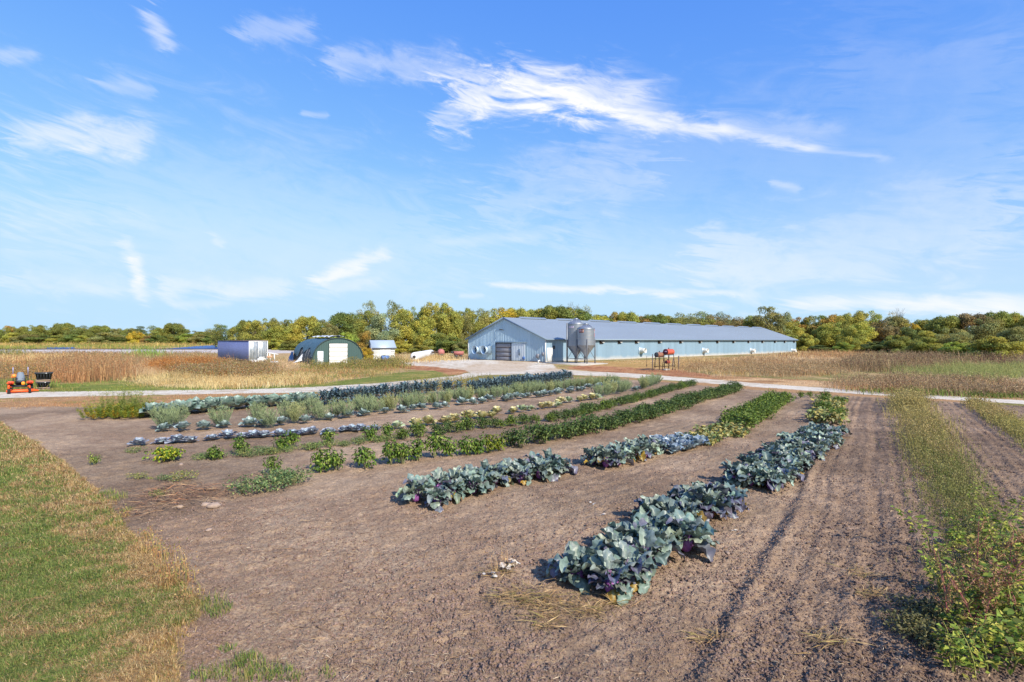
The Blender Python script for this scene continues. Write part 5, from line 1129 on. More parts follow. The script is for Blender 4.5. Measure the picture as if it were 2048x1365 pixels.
# bed nearest the viewer, kohlrabi in a broad band (three abreast)
def band(px, step, offs, *a, **k):
    q = gpoly(px); pts = []
    base = polyline(px, step, r, .10, .1)
    for i, (x, y) in enumerate(base):
        j = min(range(len(q) - 1), key=lambda m: abs((q[m][0] + q[m + 1][0]) / 2 - x) + abs((q[m][1] + q[m + 1][1]) / 2 - y)); dx, dy = q[j + 1][0] - q[j][0], q[j + 1][1] - q[j][1]; ln = math.hypot(dx, dy)
        for o in offs: pts.append((x - dy / ln * o + r.uniform(-.08, .08), y + dx / ln * o + r.uniform(-.08, .08)))
    name, var, adj, where, cat, group, sc = a
    place(name, var, pts, along(adj, where), cat, group, r, sc, **k)
KN, KG = 'kohlrabi_plant', 'kohlrabi plants in the two near beds'
band([(1205, 1180), (1290, 1118), (1368, 1075)], .42, (-.26, .2), KN, KOH, 'big grey-green kohlrabi plant', 'from the near tip of the front clump', 'kohlrabi', KG, (.95, 1.15))
band([(1335, 1062), (1400, 1040), (1465, 1012)], .40, (-.05, .28), KN, KOHP, 'bluish purple-leaved kohlrabi plant', 'from the left in the small clump behind the front one', 'kohlrabi', KG, (.95, 1.15))
band([(1514, 978), (1552, 950), (1600, 918), (1655, 872)], .50, (-.30, .08, .42), KN, KOH, 'grey-green kohlrabi plant', 'from the near end of the long front-bed band', 'kohlrabi', KG, (.8, 1.05))
band([(1648, 850), (1662, 806)], .8, (-.3, .25), 'squash_plant', SQUASH + BASIL[:1], 'yellowing leafy squash plant', 'from the kohlrabi at the far end of the front bed', 'squash', 'yellowing squash plants at the bed ends', (.85, 1.1))
band([(855, 1005), (960, 975), (1085, 950), (1118, 943)], .46, (-.28, .2), KN, KOH, 'grey-green kohlrabi plant', 'from the left end of the second bed', 'kohlrabi', KG, (.88, 1.08))
band([(1198, 935), (1255, 921), (1310, 908)], .48, (-.22, .24), KN, KOH + KOHP[:1], 'spreading kohlrabi plant', 'past the bare gap in the second bed', 'kohlrabi', KG, (.9, 1.1))
band([(1322, 905), (1382, 890)], .40, (-.35, .0, .35), 'cabbage_plant', GREYCAB, 'pale blue-grey cabbage', 'in the block at the end of the second bed kohlrabi', 'cabbage', 'pale cabbages of the second bed', (.8, 1.0))
band([(1402, 888), (1465, 866)], .62, (-.2, .25), 'squash_plant', SQUASH, 'dull yellow-green squash plant', 'past the pale cabbages of the second bed', 'squash', 'yellowing squash plants at the bed ends', (.75, .95))
band([(1470, 860), (1515, 833), (1560, 803)], .62, (-.30, .25), 'leafy_bush', BASIL, 'bushy bright green plant', 'towards the road in the second bed', 'leafy plant', 'green bushes at the far end of the second bed', (.95, 1.15))
# third bed: weeds, peppers, tall green bushes
row([(495, 988), (550, 980), (600, 970), (540, 966), (590, 954)], .40, 'weed_mound', LOWWEED, 'low green weed mound', 'from the left at the near tip of the third bed', 'weed', 'weeds at the near tip of the third bed', .15, (.9, 1.2))
row([(540, 952), (598, 946)], .7, 'pepper_plant', PEPPER, 'green pepper bush among weeds', 'at the near tip of the third bed', 'pepper plant', 'pepper plants', .05, (.65, .8))
row([(640, 945), (685, 940)], .42, 'pepper_plant', PEPPER, 'dark bushy pepper plant', 'in the first clump of the third bed', 'pepper plant', 'pepper plants', .08, (.85, 1.0))
place('pepper_plant', PEPPER, [G(*q) for q in ((733, 938), (783, 931), (806, 929), (838, 923), (870, 919), (903, 914), (938, 910), (952, 908))], along('separate pepper bush', 'from the left in the row of single bushes'), 'pepper plant', 'pepper plants', r, (.95, 1.15))
place('pepper_plant', PEPPER[:2], [G(*q) for q in ((975, 905), (998, 902))], along('pepper bush with orange and red fruit', 'of two ending the single bushes'), 'pepper plant', 'pepper plants', r, (.8, .95), tints=[(1.3, 1.05, .7)])
band([(1040, 893), (1180, 868), (1300, 838), (1400, 805), (1478, 782)], .62, (-.14, .2), 'tomato_plant', TOMATO, 'dense dark green bush', 'from the near end of the third bed hedge', 'leafy bush', 'dark green bushes of the third bed', (.85, 1.15))
# fourth bed
row([(318, 922), (352, 924), (392, 920)], .55, 'flowering_plant', YELFLOW, 'low plant with yellow flowers', 'from the left tip of the fourth bed', 'flowering plant', 'yellow flowered plants', .12, (.85, 1.1))
place('pepper_plant', PEPPER, [G(*q) for q in ((430, 920), (478, 912), (560, 902), (585, 898), (655, 893), (740, 884), (775, 880))], along('scattered pepper bush', 'from the left in the fourth bed'), 'pepper plant', 'pepper plants', r, (.75, 1.0))
place('weed_mound', LOWWEED, [G(*q) for q in ((408, 916), (500, 916), (525, 912), (545, 910), (625, 900), (690, 894), (715, 889), (760, 886), (270, 905), (320, 995), (365, 966), (275, 960), (330, 962))], along('small dull weed tuft', 'of the scattered ones round the fourth bed'), 'weed', 'scattered weed tufts', r, (.5, .8), tints=[(1, 1, 1), (1.25, 1.1, .9), (1.5, 1.15, .9)])
band([(805, 880), (901, 868), (981, 857), (1076, 848), (1155, 834), (1300, 796), (1388, 771)], .60, (-.05, .2), 'tomato_plant', TOMATO + BASIL[:2], 'mid green bush', 'from the near end of the fourth bed hedge', 'leafy bush', 'green bushes of the fourth bed', (.55, .9))
# fifth bed
row([(400, 922), (560, 906), (700, 892), (800, 882)], .42, 'weed_mound', LOWWEED, 'low dull weed', 'from the left along the fourth bed', 'weed', 'low weeds along the fourth bed', .12, (.6, .85), tints=[(1, 1, 1), (1.2, 1.08, .9), (1.05, 1.1, .8)])
row([(285, 892), (340, 888), (430, 882), (560, 874), (660, 868), (775, 858)], .40, 'cabbage_plant', PURPCAB, 'blue-purple cabbage', 'from the left in the fifth bed', 'cabbage', 'blue-purple cabbages of the fifth bed', .10, (.75, 1.0), zs=.75)
row([(795, 860), (850, 856), (905, 846), (960, 838), (1060, 823), (1120, 812), (1195, 798)], .62, 'cabbage_plant', CREAMCAB, 'withered cream and yellow cabbage', 'past the purple cabbages in the fifth bed', 'cabbage', 'withered cabbages of the fifth bed', .26, (.8, 1.2))
row([(1196, 796), (1235, 789), (1262, 783)], .74, 'feathery_plant', PLUME, 'grey-green feathery bush', 'from the left in the far block of the fifth bed', 'feathery plant', 'feathery bushes', .12, (.85, 1.05))
row([(1270, 783), (1285, 779)], .7, 'cabbage_plant', SMALLCAB, 'silvery open cabbage', 'between the feathery bushes at the far end of the fifth bed', 'cabbage', 'silvery cabbages', .1, (.8, .95))
row([(1283, 780), (1300, 775), (1318, 768)], .8, 'feathery_plant', PLUME, 'grey-green feathery bush', 'from the left at the very end of the fifth bed', 'feathery plant', 'feathery bushes', .1, (.8, 1.0))
# sixth bed: feathery bushes over small cabbages
place('feathery_plant', PLUME, [G(*q) for q in ((330, 860), (352, 853), (445, 857), (512, 846), (540, 858), (572, 842), (590, 848), (622, 838), (640, 842), (668, 836), (692, 838), (715, 828), (735, 832))], along('separate feathery bush', 'from the left in the sixth bed'), 'feathery plant', 'feathery bushes', r, (.85, 1.1))
band([(752, 826), (840, 815), (940, 803), (1030, 793), (1110, 783), (1180, 775), (1236, 769)], .84, (-.12, .2), 'feathery_plant', PLUME, 'soft grey-green feathery bush', 'from the left in the closed part of the sixth bed', 'feathery plant', 'feathery bushes', (.7, .95))
row([(325, 866), (420, 862), (520, 856), (620, 847), (700, 838), (770, 830), (860, 820), (1120, 790), (1180, 780), (1240, 770)], .62, 'cabbage_plant', SMALLCAB, 'small silvery cabbage', 'from the left under the feathery bushes of the sixth bed', 'cabbage', 'silvery cabbages', .26, (.9, 1.25), skip=.1)
# seventh bed: big green cabbages then blue kale
band([(308, 836), (400, 826), (500, 818), (640, 809)], .62, (-.1, .40), 'cabbage_plant', GREENCAB, 'large blue-green cabbage', 'from the left in the bed nearest the road', 'cabbage', 'large cabbages of the bed nearest the road', (1.3, 1.65))
band([(650, 812), (760, 800), (850, 790), (922, 788)], .44, (-.1, .26), 'kale_plant', KALE, 'dark blue kale plant', 'past the large cabbages in the bed nearest the road', 'kale', 'blue kale of the bed nearest the road', (1.0, 1.25))
band([(945, 790), (1010, 780), (1080, 770), (1138, 762)], .44, (-.1, .26), 'kale_plant', KALE, 'tall dark blue kale plant', 'past the gap in the kale nearest the road', 'kale', 'blue kale of the bed nearest the road', (1.05, 1.3))
place('fennel_plant', FENNEL, [G(*q) for q in ((200, 838), (232, 836), (262, 836), (285, 834))], along('yellowing feathery fennel mound', 'from the left of the tall flowering clump'), 'fennel', 'fennel clump', r, (.95, 1.15))
place('pepper_plant', PEPPER[:1], [G(190, 932)], lambda i, n: 'single pale yellow-green seedling alone on bare soil by the lawn', 'seedling', None, r, (.5, .5), tints=[(1.6, 1.3, 1.6)])
place('leafy_bush', BASIL[:1], [G(1600, 798), G(1622, 796)], along('low green weed bush', 'of two standing alone near the road'), 'weed', 'lone weeds near the road', r, (.6, .7))

# ------------------------------------------------------------------ grass, weeds and ground litter nobody could count
gr = np.random.default_rng(99)
def Gv(px, py):
    Y = H * F / np.maximum(py - CY, .5)
    for _ in range(60): Y = .5 * Y + .5 * (H - zt(Y)) * F / np.maximum(py - CY, .5)
    return (px - CX) / F * Y, Y
def sample(poly, n, blur=.0):
    """n spots inside an area outlined on the ground"""
    P = np.array(poly, float); lo, hi = P.min(0), P.max(0); X = []; k = 0
    while k < n:
        q = gr.uniform(lo, hi, (n * 2, 2)); q = q[inside(q[:, 0], q[:, 1], poly)]; X.append(q); k += len(q)
    q = np.concatenate(X)[:n]; return Gv(q[:, 0] + gr.normal(0, blur * 11, n), q[:, 1] + gr.normal(0, blur, n))
def blades(g, X, Y, Z, h, w, C, lean=.35, bend=.5, wind=(-.1, .05)):
    n = len(X); a = gr.uniform(0, 6.28, n); f = gr.uniform(0, 6.28, n); l = np.abs(gr.normal(0, lean, n)); h = np.broadcast_to(h, (n,)); w = np.broadcast_to(w, (n,))
    B = np.stack([X, Y, Z], 1); dx, dy = np.cos(a) * l + wind[0], np.sin(a) * l + wind[1]
    M = B + np.stack([dx * h * .4, dy * h * .4, h * .6], 1); Tp = B + np.stack([dx * h * (.8 + bend), dy * h * (.8 + bend), h * np.maximum(.35, 1 - l * bend * .5)], 1)
    s = np.stack([np.cos(f), np.sin(f), np.zeros(n)], 1) * w[:, None] * .5
    V = np.stack([B - s, B + s, M + s * .8, M - s * .8, Tp], 1).reshape(-1, 3); i = np.arange(n)[:, None] * 5
    g.add(V, [i + np.array([[0, 1, 2, 3]]), i + np.array([[3, 2, 4]])], np.repeat(C, 5, 0)); return M, Tp
def pick(cols, n, X, Y, f=.25, var=.25):
    cols = np.array(cols); k = len(cols); v = np.clip((fbm(X, Y, f, 3, 301) - .28) / .44, 0, .999) * k + gr.normal(0, .45, n); i = np.clip(v.astype(int), 0, k - 1)
    return cols[i] * gr.uniform(1 - var, 1 + var, (n, 1))
def patch(name, label, poly, n, hgt, cols, w=.022, heads=0, headc=None, hs=.05, lean=.3, f=.25, var=.25, clump=.65, bend=.4):
    X, Y = sample(poly, n, 1.5)
    cl = fbm(X, Y, .18, 2, 310) * .45 + fbm(X, Y, .6, 2, 311) * .55; cl2 = fbm(X, Y, 2.2, 2, 312); keep = gr.uniform(0, 1, n) < (1 - clump) + clump * 2 * sm(.3, .62, cl * .5 + cl2 * .5); X, Y, cl = X[keep], Y[keep], cl[keep]; n = len(X)
    C = pick(cols, n, X, Y, f, var); h = hgt * gr.uniform(.45, 1.15, n) * (.45 + .95 * sm(.28, .68, cl)); g = Geo(); M, Tp = blades(g, X, Y, zt(Y) - .02, h, w * gr.uniform(.6, 1.4, n), C, lean, bend)
    if heads:
        t = gr.uniform(.25, 1.05, (n, heads, 1)); P = ((M[:, None] * (1 - t) + Tp[:, None] * t) + gr.normal(0, .07, (n, heads, 3)) * hgt).reshape(-1, 3); m = len(P)
        hc = np.array(headc if headc is not None else cols); c = hc[gr.integers(0, len(hc), m)] * gr.uniform(.65, 1.3, (m, 1))
        leaves(g, P, unit(gr.normal(size=(m, 3)) + np.array([0, 0, .8])), unit(gr.normal(size=(m, 3))), hs * gr.uniform(.6, 1.5, m), hs * .33, c)
    tag(link(name, g.mesh(name, M_GRASS)), label, kind='stuff')
c_ = lambda *a: [S(*x) for x in a]
TANST = c_((186, 138, 96), (170, 122, 84), (200, 160, 112), (152, 112, 78)); STRAW = c_((226, 202, 146), (212, 184, 128), (196, 160, 104), (232, 214, 166)); RUST = c_((190, 128, 68), (172, 112, 62), (200, 146, 84), (160, 116, 72)); BRN = c_((160, 134, 102), (144, 121, 94), (180, 154, 114), (150, 135, 96)); OLV = c_((142, 136, 72), (122, 126, 62), (170, 150, 88), (112, 118, 58)); GRN = c_((116, 136, 62), (138, 150, 76), (98, 120, 56)); MIX = TANST[:2] + OLV[:2] + STRAW[1:3] + GRN[:1]
PK = c_((204, 174, 136), (188, 158, 124), (216, 192, 156))
# field to the left of the yard
patch('tall_dry_weeds', 'tall tan stalks of dry weeds behind the black tubs', [(103, 769), (180, 766), (252, 760), (268, 744), (200, 734), (92, 742)], 3000, 1.6, TANST + BRN[:1], .028, 4, TANST + BRN, .08, .28)
patch('rusty_weeds', 'rust and olive weeds behind the mower', [(-220, 764), (108, 760), (108, 738), (-220, 740)], 3600, .85, RUST[2:] + BRN + OLV[:2], .026, 8, RUST[2:] + BRN + OLV[:1], .09, .5)
patch('green_verge_grass', 'rough green grass round the mower and tubs', [(-220, 784), (102, 780), (108, 764), (-220, 766)], 3600, .34, GRN + OLV, .025, 1)
patch('short_green_grass', 'short green grass beside the gravel road', [(104, 784), (260, 782), (420, 781), (560, 776), (420, 774), (300, 772), (240, 762), (110, 770)], 5200, .14, GRN + OLV[1:], .02, 0, clump=.3)
patch('pale_straw_grass', 'pale straw grass along the road', [(262, 771), (330, 776), (430, 780), (560, 775), (648, 768), (620, 752), (450, 750), (330, 753), (268, 757)], 6500, .50, STRAW, .022, 2, STRAW[:2], .05, .5)
patch('pinkish_grass', 'thin pinkish-tan grass in the field', [(250, 754), (330, 754), (312, 732), (250, 734)], 2000, .55, PK + TANST[2:3], .026, 2)
patch('orange_weeds', 'orange kochia weeds in the field', [(300, 746), (385, 748), (445, 742), (440, 728), (320, 726)], 3400, .75, RUST, .026, 9, RUST, .09, .5)
patch('brown_weeds', 'brown seeded weeds before the lilac-blue container', [(360, 755), (440, 760), (535, 755), (545, 736), (440, 732), (372, 742)], 3600, .82, BRN + RUST[1:2] + OLV[:1], .026, 9, BRN + RUST[1:2] + OLV[:1], .09, .5)
patch('mixed_grass', 'mixed green and tan grass below the green shed', [(505, 769), (600, 770), (700, 760), (800, 745), (790, 738), (700, 742), (548, 742)], 7000, .36, MIX, .025, 2, MIX, .05)
patch('shed_weeds', 'tall olive weeds along the green shed front', [(612, 741), (720, 741), (806, 738), (800, 728), (712, 729), (615, 734)], 2000, .85, OLV + TANST[:1] + c_((156, 140, 70)), .035, 6, OLV + BRN[:1], .10)
patch('far_dry_grass', 'dry grass and weeds of the field before the railway', [(-300, 742), (440, 733), (440, 713), (300, 711), (-300, 712)], 9000, .75, TANST + BRN[:2] + OLV[:1] + STRAW[:1], .05, 3, None, .10, f=.06)
patch('far_pale_grass', 'light straw grass strip behind the rusty weeds', [(-200, 728), (112, 724), (150, 714), (40, 716), (-200, 720)], 3400, .7, STRAW, .05, 1)
patch('olive_scrub', 'olive scrub at the foot of the ballast bank', [(-260, 716), (48, 714), (44, 708), (-260, 708)], 2000, 1.2, OLV, .07, 4, OLV, .16)
patch('bank_weeds', 'dull brown weeds at the foot of the ballast bank', [(48, 713), (440, 714), (440, 709.5), (48, 709)], 1800, .6, BRN + OLV[:1], .07, 3, BRN, .14, clump=.9)
patch('green_reeds', 'green clump of reeds in the dry field', [(278, 716), (312, 716), (312, 712), (278, 712)], 420, 1.5, c_((120, 150, 66), (140, 160, 80)), .07, 2, None, .15)
patch('marsh_reeds', 'broad bed of tan and green reeds beyond the pond', [(-400, 693.5), (330, 692.5), (400, 690.4), (470, 689.6), (470, 688.4), (-400, 688)], 9000, 1.6, c_((190, 158, 92), (176, 146, 84), (200, 170, 104), (150, 142, 70), (120, 134, 62)), .26, 1, c_((196, 164, 100), (170, 140, 84)), .5, f=.012)
patch('pond_edge_reeds', 'green reeds along the pond edge', [(-300, 698.8), (86, 698.8), (92, 694.8), (150, 694.8), (156, 698.8), (300, 698.6), (345, 695.8), (398, 692.2), (330, 692.5), (-300, 694)], 4200, 1.0, c_((146, 144, 72), (120, 134, 62), (170, 150, 84)), .22, 0, f=.02)
patch('bare_yard_grass', 'thin pinkish dry grass beside the container', [(536, 738), (612, 737), (602, 716), (548, 716)], 2400, .34, PK + STRAW[1:2], .03, 1)
patch('yard_edge_straw', 'dry straw grass between the white shed and the barn', [(792, 727), (862, 724), (934, 720.5), (934, 713), (796, 713)], 4200, .62, STRAW[1:] + PK[:1] + TANST[:1], .035, 2)
patch('mown_stubble', 'mown olive grass between field and yard', [(450, 780), (640, 774), (760, 766), (900, 754), (880, 744), (800, 745), (700, 762), (560, 771)], 6500, .07, OLV + GRN[:1], .016, 0, clump=.2)
patch('verge_grass', 'short brown grass between road and garden', [(-200, 812), (0, 799), (400, 790), (750, 780), (905, 765), (1140, 752), (1130, 757), (1010, 767), (930, 775), (850, 785), (600, 800), (290, 814), (-200, 822)], 9000, .085, TANST + OLV[:2] + PK[:1], .014, 0, clump=.4)
patch('verge_weeds', 'olive weeds between the road and the blue kale', [(812, 788), (900, 782), (1004, 770), (960, 766), (880, 766), (820, 774)], 1300, .6, OLV + BRN[:1], .02, 4, OLV + BRN[:1], .05)
# field to the right of the yard
patch('brown_field_weeds', 'brown weeds behind the fuel tanks', [(1362, 744), (1450, 752), (1560, 756), (1700, 750), (1716, 728), (1500, 725), (1368, 730)], 6500, .60, BRN[:3] + TANST[:3] + PK + STRAW[1:3], .024, 6, BRN + TANST[:1] + PK[:1], .07, .5, clump=.75)
patch('pinkish_field_grass', 'pinkish dry grass towards the barn end', [(1450, 727), (1720, 732), (1740, 712), (1600, 709), (1500, 714)], 3800, .50, PK + TANST[1:3] + BRN[:1], .04, 3, PK + BRN[:1], .08)
patch('barn_strip_grass', 'short yellow grass along the barn wall', [(1210, 724), (1360, 735), (1480, 728), (1580, 712), (1420, 716), (1240, 722)], 3600, .22, STRAW[1:] + OLV[:1], .03, 0)
patch('dirt_grass', 'thin dry tufts on the red-brown dirt by the road', [(1180, 742), (1300, 738), (1370, 742), (1480, 757), (1650, 764), (1640, 774), (1480, 762), (1350, 752)], 3000, .10, TANST + PK[:1], .018, 0, clump=.7)
patch('roadside_weeds', 'dark brown seeded weeds by the road', [(1655, 780), (1760, 788), (1900, 793), (2048, 796), (2200, 801), (2200, 786), (2048, 778), (1850, 766), (1690, 764)], 5600, .70, BRN[:3] + TANST[:3] + PK[:1] + c_((140, 110, 88), (122, 118, 76)), .022, 8, BRN + c_((150, 116, 92)) + PK[:1], .06, .5, clump=.8)
patch('roadside_green', 'low green growth under the roadside weeds', [(1680, 784), (1800, 790), (2048, 798), (2200, 803), (2200, 799), (2048, 793), (1760, 783)], 1600, .32, GRN + OLV[1:2], .03, 2, GRN, .06)
patch('mound_weeds', 'dark purple-brown weeds on the mound before the wood', [(1690, 744), (1800, 746), (1890, 740), (1880, 718), (1720, 716)], 5200, 1.1, BRN + c_((118, 86, 74), (132, 100, 84)), .04, 5, BRN + c_((118, 86, 74)), .09)
patch('wood_edge_weeds', 'brown weeds along the edge of the wood', [(1780, 726), (2060, 734), (2200, 736), (2200, 716), (1900, 712), (1780, 714)], 4200, 1.0, BRN + c_((118, 86, 74)), .05, 4, None, .1)
patch('feathery_green_field', 'hazy yellow-green asparagus field before the wood', [(1796, 764), (1900, 772), (1990, 776), (2050, 764), (2200, 760), (2200, 736), (2048, 736), (1900, 736), (1806, 746)], 11000, .85, c_((152, 156, 92), (168, 166, 100), (138, 148, 86), (188, 172, 118)), .024, 5, c_((158, 160, 96), (174, 172, 106), (144, 150, 90)), .05, .35, f=.12, clump=.6)
patch('pale_fluff', 'pale dry fluff at the end of the green field', [(1968, 778), (2060, 778), (2060, 768), (1984, 768)], 1300, .5, PK + STRAW[:1], .03, 4, PK, .05)
patch('weeds_before_barn_end', 'tan grass at the far end of the barn', [(1560, 715), (1700, 718), (1740, 707), (1600, 706)], 2600, .8, TANST + STRAW[1:2], .05, 2)

# mown lawn
def lawn():
    n = 330000; X, Y = sample([(-420, 1420), (-420, 846), (-10, 838)] + EDGE[1:], n)
    bare = inside(X, Y, gpoly([(330, 1265), (400, 1240), (455, 1262), (440, 1310), (395, 1345), (335, 1320)])); dryf = sm(.46, .66, fbm(X, Y, .9, 3, 61)); ln_ = sm(.34, .66, fbm(X, Y, .5, 3, 52)) 
    keep = (gr.uniform(0, 1, n) > np.where(bare, .92, .0)); X, Y, dryf, ln_ = X[keep], Y[keep], dryf[keep], ln_[keep]; n = len(X)
    gcol = np.array(c_((112, 130, 58), (136, 148, 78), (94, 116, 52), (152, 152, 86))); dcol = np.array(c_((194, 162, 112), (172, 136, 92), (210, 184, 138), (154, 120, 82)))
    ex = np.array([min(math.hypot(x - a, y - b_) for a, b_ in LE) for x, y in zip(X[::40], Y[::40])]) if False else None
    de = edge_dist(X, Y); gk = sm(.2, 1.3, de); p = np.clip(.54 - .34 * gk + .40 * np.exp(-de / .5) + .5 * dryf * (1 - .5 * gk) - .26 * ln_ + 1.5 * (fbm(X, Y, 5, 2, 66) - .5), .08, .96); isd = gr.uniform(0, 1, n) < p
    C = np.where(isd[:, None], dcol[gr.integers(0, 4, n)], gcol[gr.integers(0, 4, n)]) * gr.uniform(.75, 1.25, (n, 1)) 
    g = Geo(); h = np.clip(.052 + .0008 * Y, .03, .08) * gr.uniform(.6, 1.5, n) * (.55 + 1.0 * vn(X * 4, Y * 4, 8)); Z = .05 * (fbm(X, Y, .8, 3, 81) - .35) - .005
    blades(g, X, Y, Z, h, np.maximum(.006, .00095 * Y) * gr.uniform(.7, 1.3, n), C, .9, .7, (-.1, 0)); tag(link('lawn_grass', g.mesh('lawn_grass', M_GRASS)), 'short mown grass, green mixed with dry blades', kind='stuff')
lawn()
def tufts(name, label, spots, n, h, cols, spread, w=.006, heads=0, lean=.5):
    g = Geo()
    for px, py, k in spots:
        x, y = G(px, py); m = int(n * k); a = gr.uniform(0, 6.28, m); s = spread * np.sqrt(gr.uniform(0, 1, m)) * k; X = x + np.cos(a) * s; Y = y + np.sin(a) * s
        M, Tp = blades(g, X, Y, soil_relief(X, Y) - .01, h * k * gr.uniform(.4, 1.2, m), w, np.array(cols)[gr.integers(0, len(cols), m)] * gr.uniform(.75, 1.25, (m, 1)), lean, .6)
        if heads:
            P = np.repeat(Tp, heads, 0) + gr.normal(0, .02, (m * heads, 3)); leaves(g, P, unit(gr.normal(size=P.shape) + np.array([0, 0, .7])), unit(gr.normal(size=P.shape)), .03, .010, np.array(cols)[gr.integers(0, len(cols), len(P))])
    tag(link(name, g.mesh(name, M_GRASS)), label, kind='stuff')
rnd = random.Random(4)
# dry fringe where the lawn meets the soil
fr = []
for (ax, ay), (bx, by) in zip(EDGE[2:-1], EDGE[3:]):
    m = int(math.hypot(bx - ax, by - ay) / 9)
    for i in range(m):
        t = rnd.random(); fr.append((ax + (bx - ax) * t + rnd.uniform(-40, 2), ay + (by - ay) * t + rnd.uniform(-12, 8), rnd.uniform(.45, 1.0)))
tufts('dry_fringe_grass', 'dry fringe of tan grass along the edge of the lawn', fr, 80, .085, c_((214, 184, 130), (196, 150, 96), (180, 150, 90), (150, 140, 66)), .20)
tufts('tall_fringe_grass', 'taller orange-tipped grass tufts at the lawn edge', [(300, 1105, 1.0), (325, 1120, 1.1), (350, 1150, 1.4), (364, 1170, 1.2), (292, 1080, .8), (380, 1205, .9), (338, 1175, 1.0), (250, 1035, .7), (228, 1010, .6)], 60, .22, c_((186, 142, 96), (202, 170, 112), (150, 144, 76), (168, 120, 80)), .13, .005, 1, .35)
tufts('edge_green_grass', 'green grass clumps spreading on the bare soil near the lawn', [(505, 1330, .8), (490, 1318, .6), (525, 1345, .9), (560, 1352, .7), (470, 1335, .6), (455, 1300, .5), (590, 1360, .5), (440, 1350, .6), (410, 1355, .7), (480, 1360, .6), (440, 1225, .8), (420, 1212, .9), (385, 1215, .7), (235, 1000, 1.0), (215, 990, .8), (255, 1020, .6), (655, 1350, .5), (300, 960, .5)], 130, .15, c_((110, 136, 58), (140, 150, 74), (170, 156, 92), (92, 116, 52)), .17)

# litter on the soil: clods, straw
def litter():
    n = 70000; X, Y = sample([(240, 1420), (300, 1010), (700, 990), (1150, 900), (1700, 810), (2100, 830), (2300, 1420)], n); k = inside(X, Y, SOILP); X, Y = X[k], Y[k]; n = len(X)
    s = np.minimum(.005 + np.abs(gr.normal(0, .0085, n)) * (.25 + 1.1 * fbm(X, Y, 1.3, 2, 77)), .026) * (1 + .02 * Y); Z = soil_relief(X, Y) + s * .25
    base = np.array([(1, 0, 0), (0, 1, 0), (-1, 0, 0), (0, -1, 0), (0, 0, .8), (0, 0, -.8)], float); V = base[None] * s[:, None, None] * gr.uniform(.6, 1.4, (n, 6, 1)); a = gr.uniform(0, 6.28, n); ca_, sa_ = np.cos(a)[:, None], np.sin(a)[:, None]
    V = np.stack([V[..., 0] * ca_ - V[..., 1] * sa_, V[..., 0] * sa_ + V[..., 1] * ca_, V[..., 2]], 2) + np.stack([X, Y, Z], 1)[:, None]
    T = np.array([(0, 1, 4), (1, 2, 4), (2, 3, 4), (3, 0, 4), (1, 0, 5), (2, 1, 5), (3, 2, 5), (0, 3, 5)]); g = Geo(); right = sm(-2.2, 0, u_track(X, Y))[:, None]
    C = (np.array(S(158, 132, 118)) * (1 - right) + np.array(S(132, 110, 98)) * right) * gr.uniform(.75, 1.2, (n, 1)); g.add(V.reshape(-1, 3), (np.arange(n)[:, None, None] * 6 + T[None]).reshape(-1, 3), np.repeat(C, 6, 0)); tag(link('soil_clods', g.mesh('soil_clods', M_SOIL)), 'crumbs and clods of grey-brown soil', kind='stuff')
    n = 11000; X, Y = sample([(240, 1420), (280, 1010), (500, 900), (1150, 830), (1700, 800), (2100, 830), (2300, 1420)], n); k = inside(X, Y, SOILP) & (gr.uniform(0, 1, n) < .25 + sm(.4, .65, fbm(X, Y, .6, 2, 91))); X, Y = X[k], Y[k]; n = len(X); a = gr.uniform(0, 6.28, n); ln_ = gr.uniform(.02, .10, n) * (1 + .02 * Y); D = np.stack([np.cos(a), np.sin(a), gr.uniform(-.1, .25, n)], 1)
    g = Geo(); leaves(g, np.stack([X, Y, soil_relief(X, Y) + .012], 1), D, unit(np.array([0, 0, 1.]) + gr.normal(0, .3, (n, 3))), ln_, np.maximum(.0030, .0005 * Y), np.array(c_((222, 192, 150), (196, 160, 120), (170, 130, 96), (230, 208, 176)))[gr.integers(0, 4, n)], .1); tag(link('straw_litter', g.mesh('straw_litter', M_GRASS)), 'bits of straw and dry stems scattered on the soil', kind='stuff')
litter()
def sticks():
    q = random.Random(8); g = MB(); n = 0
    for px, py in [(640, 1060), (690, 1050), (730, 1240), (770, 1250), (885, 1290), (940, 1230), (1040, 1060), (1250, 1040), (560, 1290), (800, 1330), (980, 1330), (700, 1180), (760, 1130), (850, 1120), (1060, 990), (610, 1150), (480, 1090), (500, 1200), (1500, 1330), (1620, 1250), (1580, 1120), (1300, 1300), (1200, 1340), (900, 1180)] + [(q.uniform(480, 1700), q.uniform(1020, 1360)) for _ in range(46)]:
        x, y = G(px, py); a = q.uniform(0, 6.28); l = q.uniform(.08, .30); b = q.uniform(-.5, .5); pts = []
        for t in (0, .35, .7, 1): pts.append((x + math.cos(a + b * t) * l * t, y + math.sin(a + b * t) * l * t, soil_relief(np.array([x]), np.array([y]))[0] + .012 + .03 * math.sin(t * 3) * q.random()))
        g.tube(pts, [.0035, .003, .0025, .0015], 4, q.choice(c_((222, 190, 146), (196, 158, 116), (150, 116, 90), (120, 92, 74))))
    tag(link('dry_sticks', g.mesh('dry_sticks', M_GRASS)), 'thin dry sticks and stems lying on the soil', kind='stuff')
sticks()
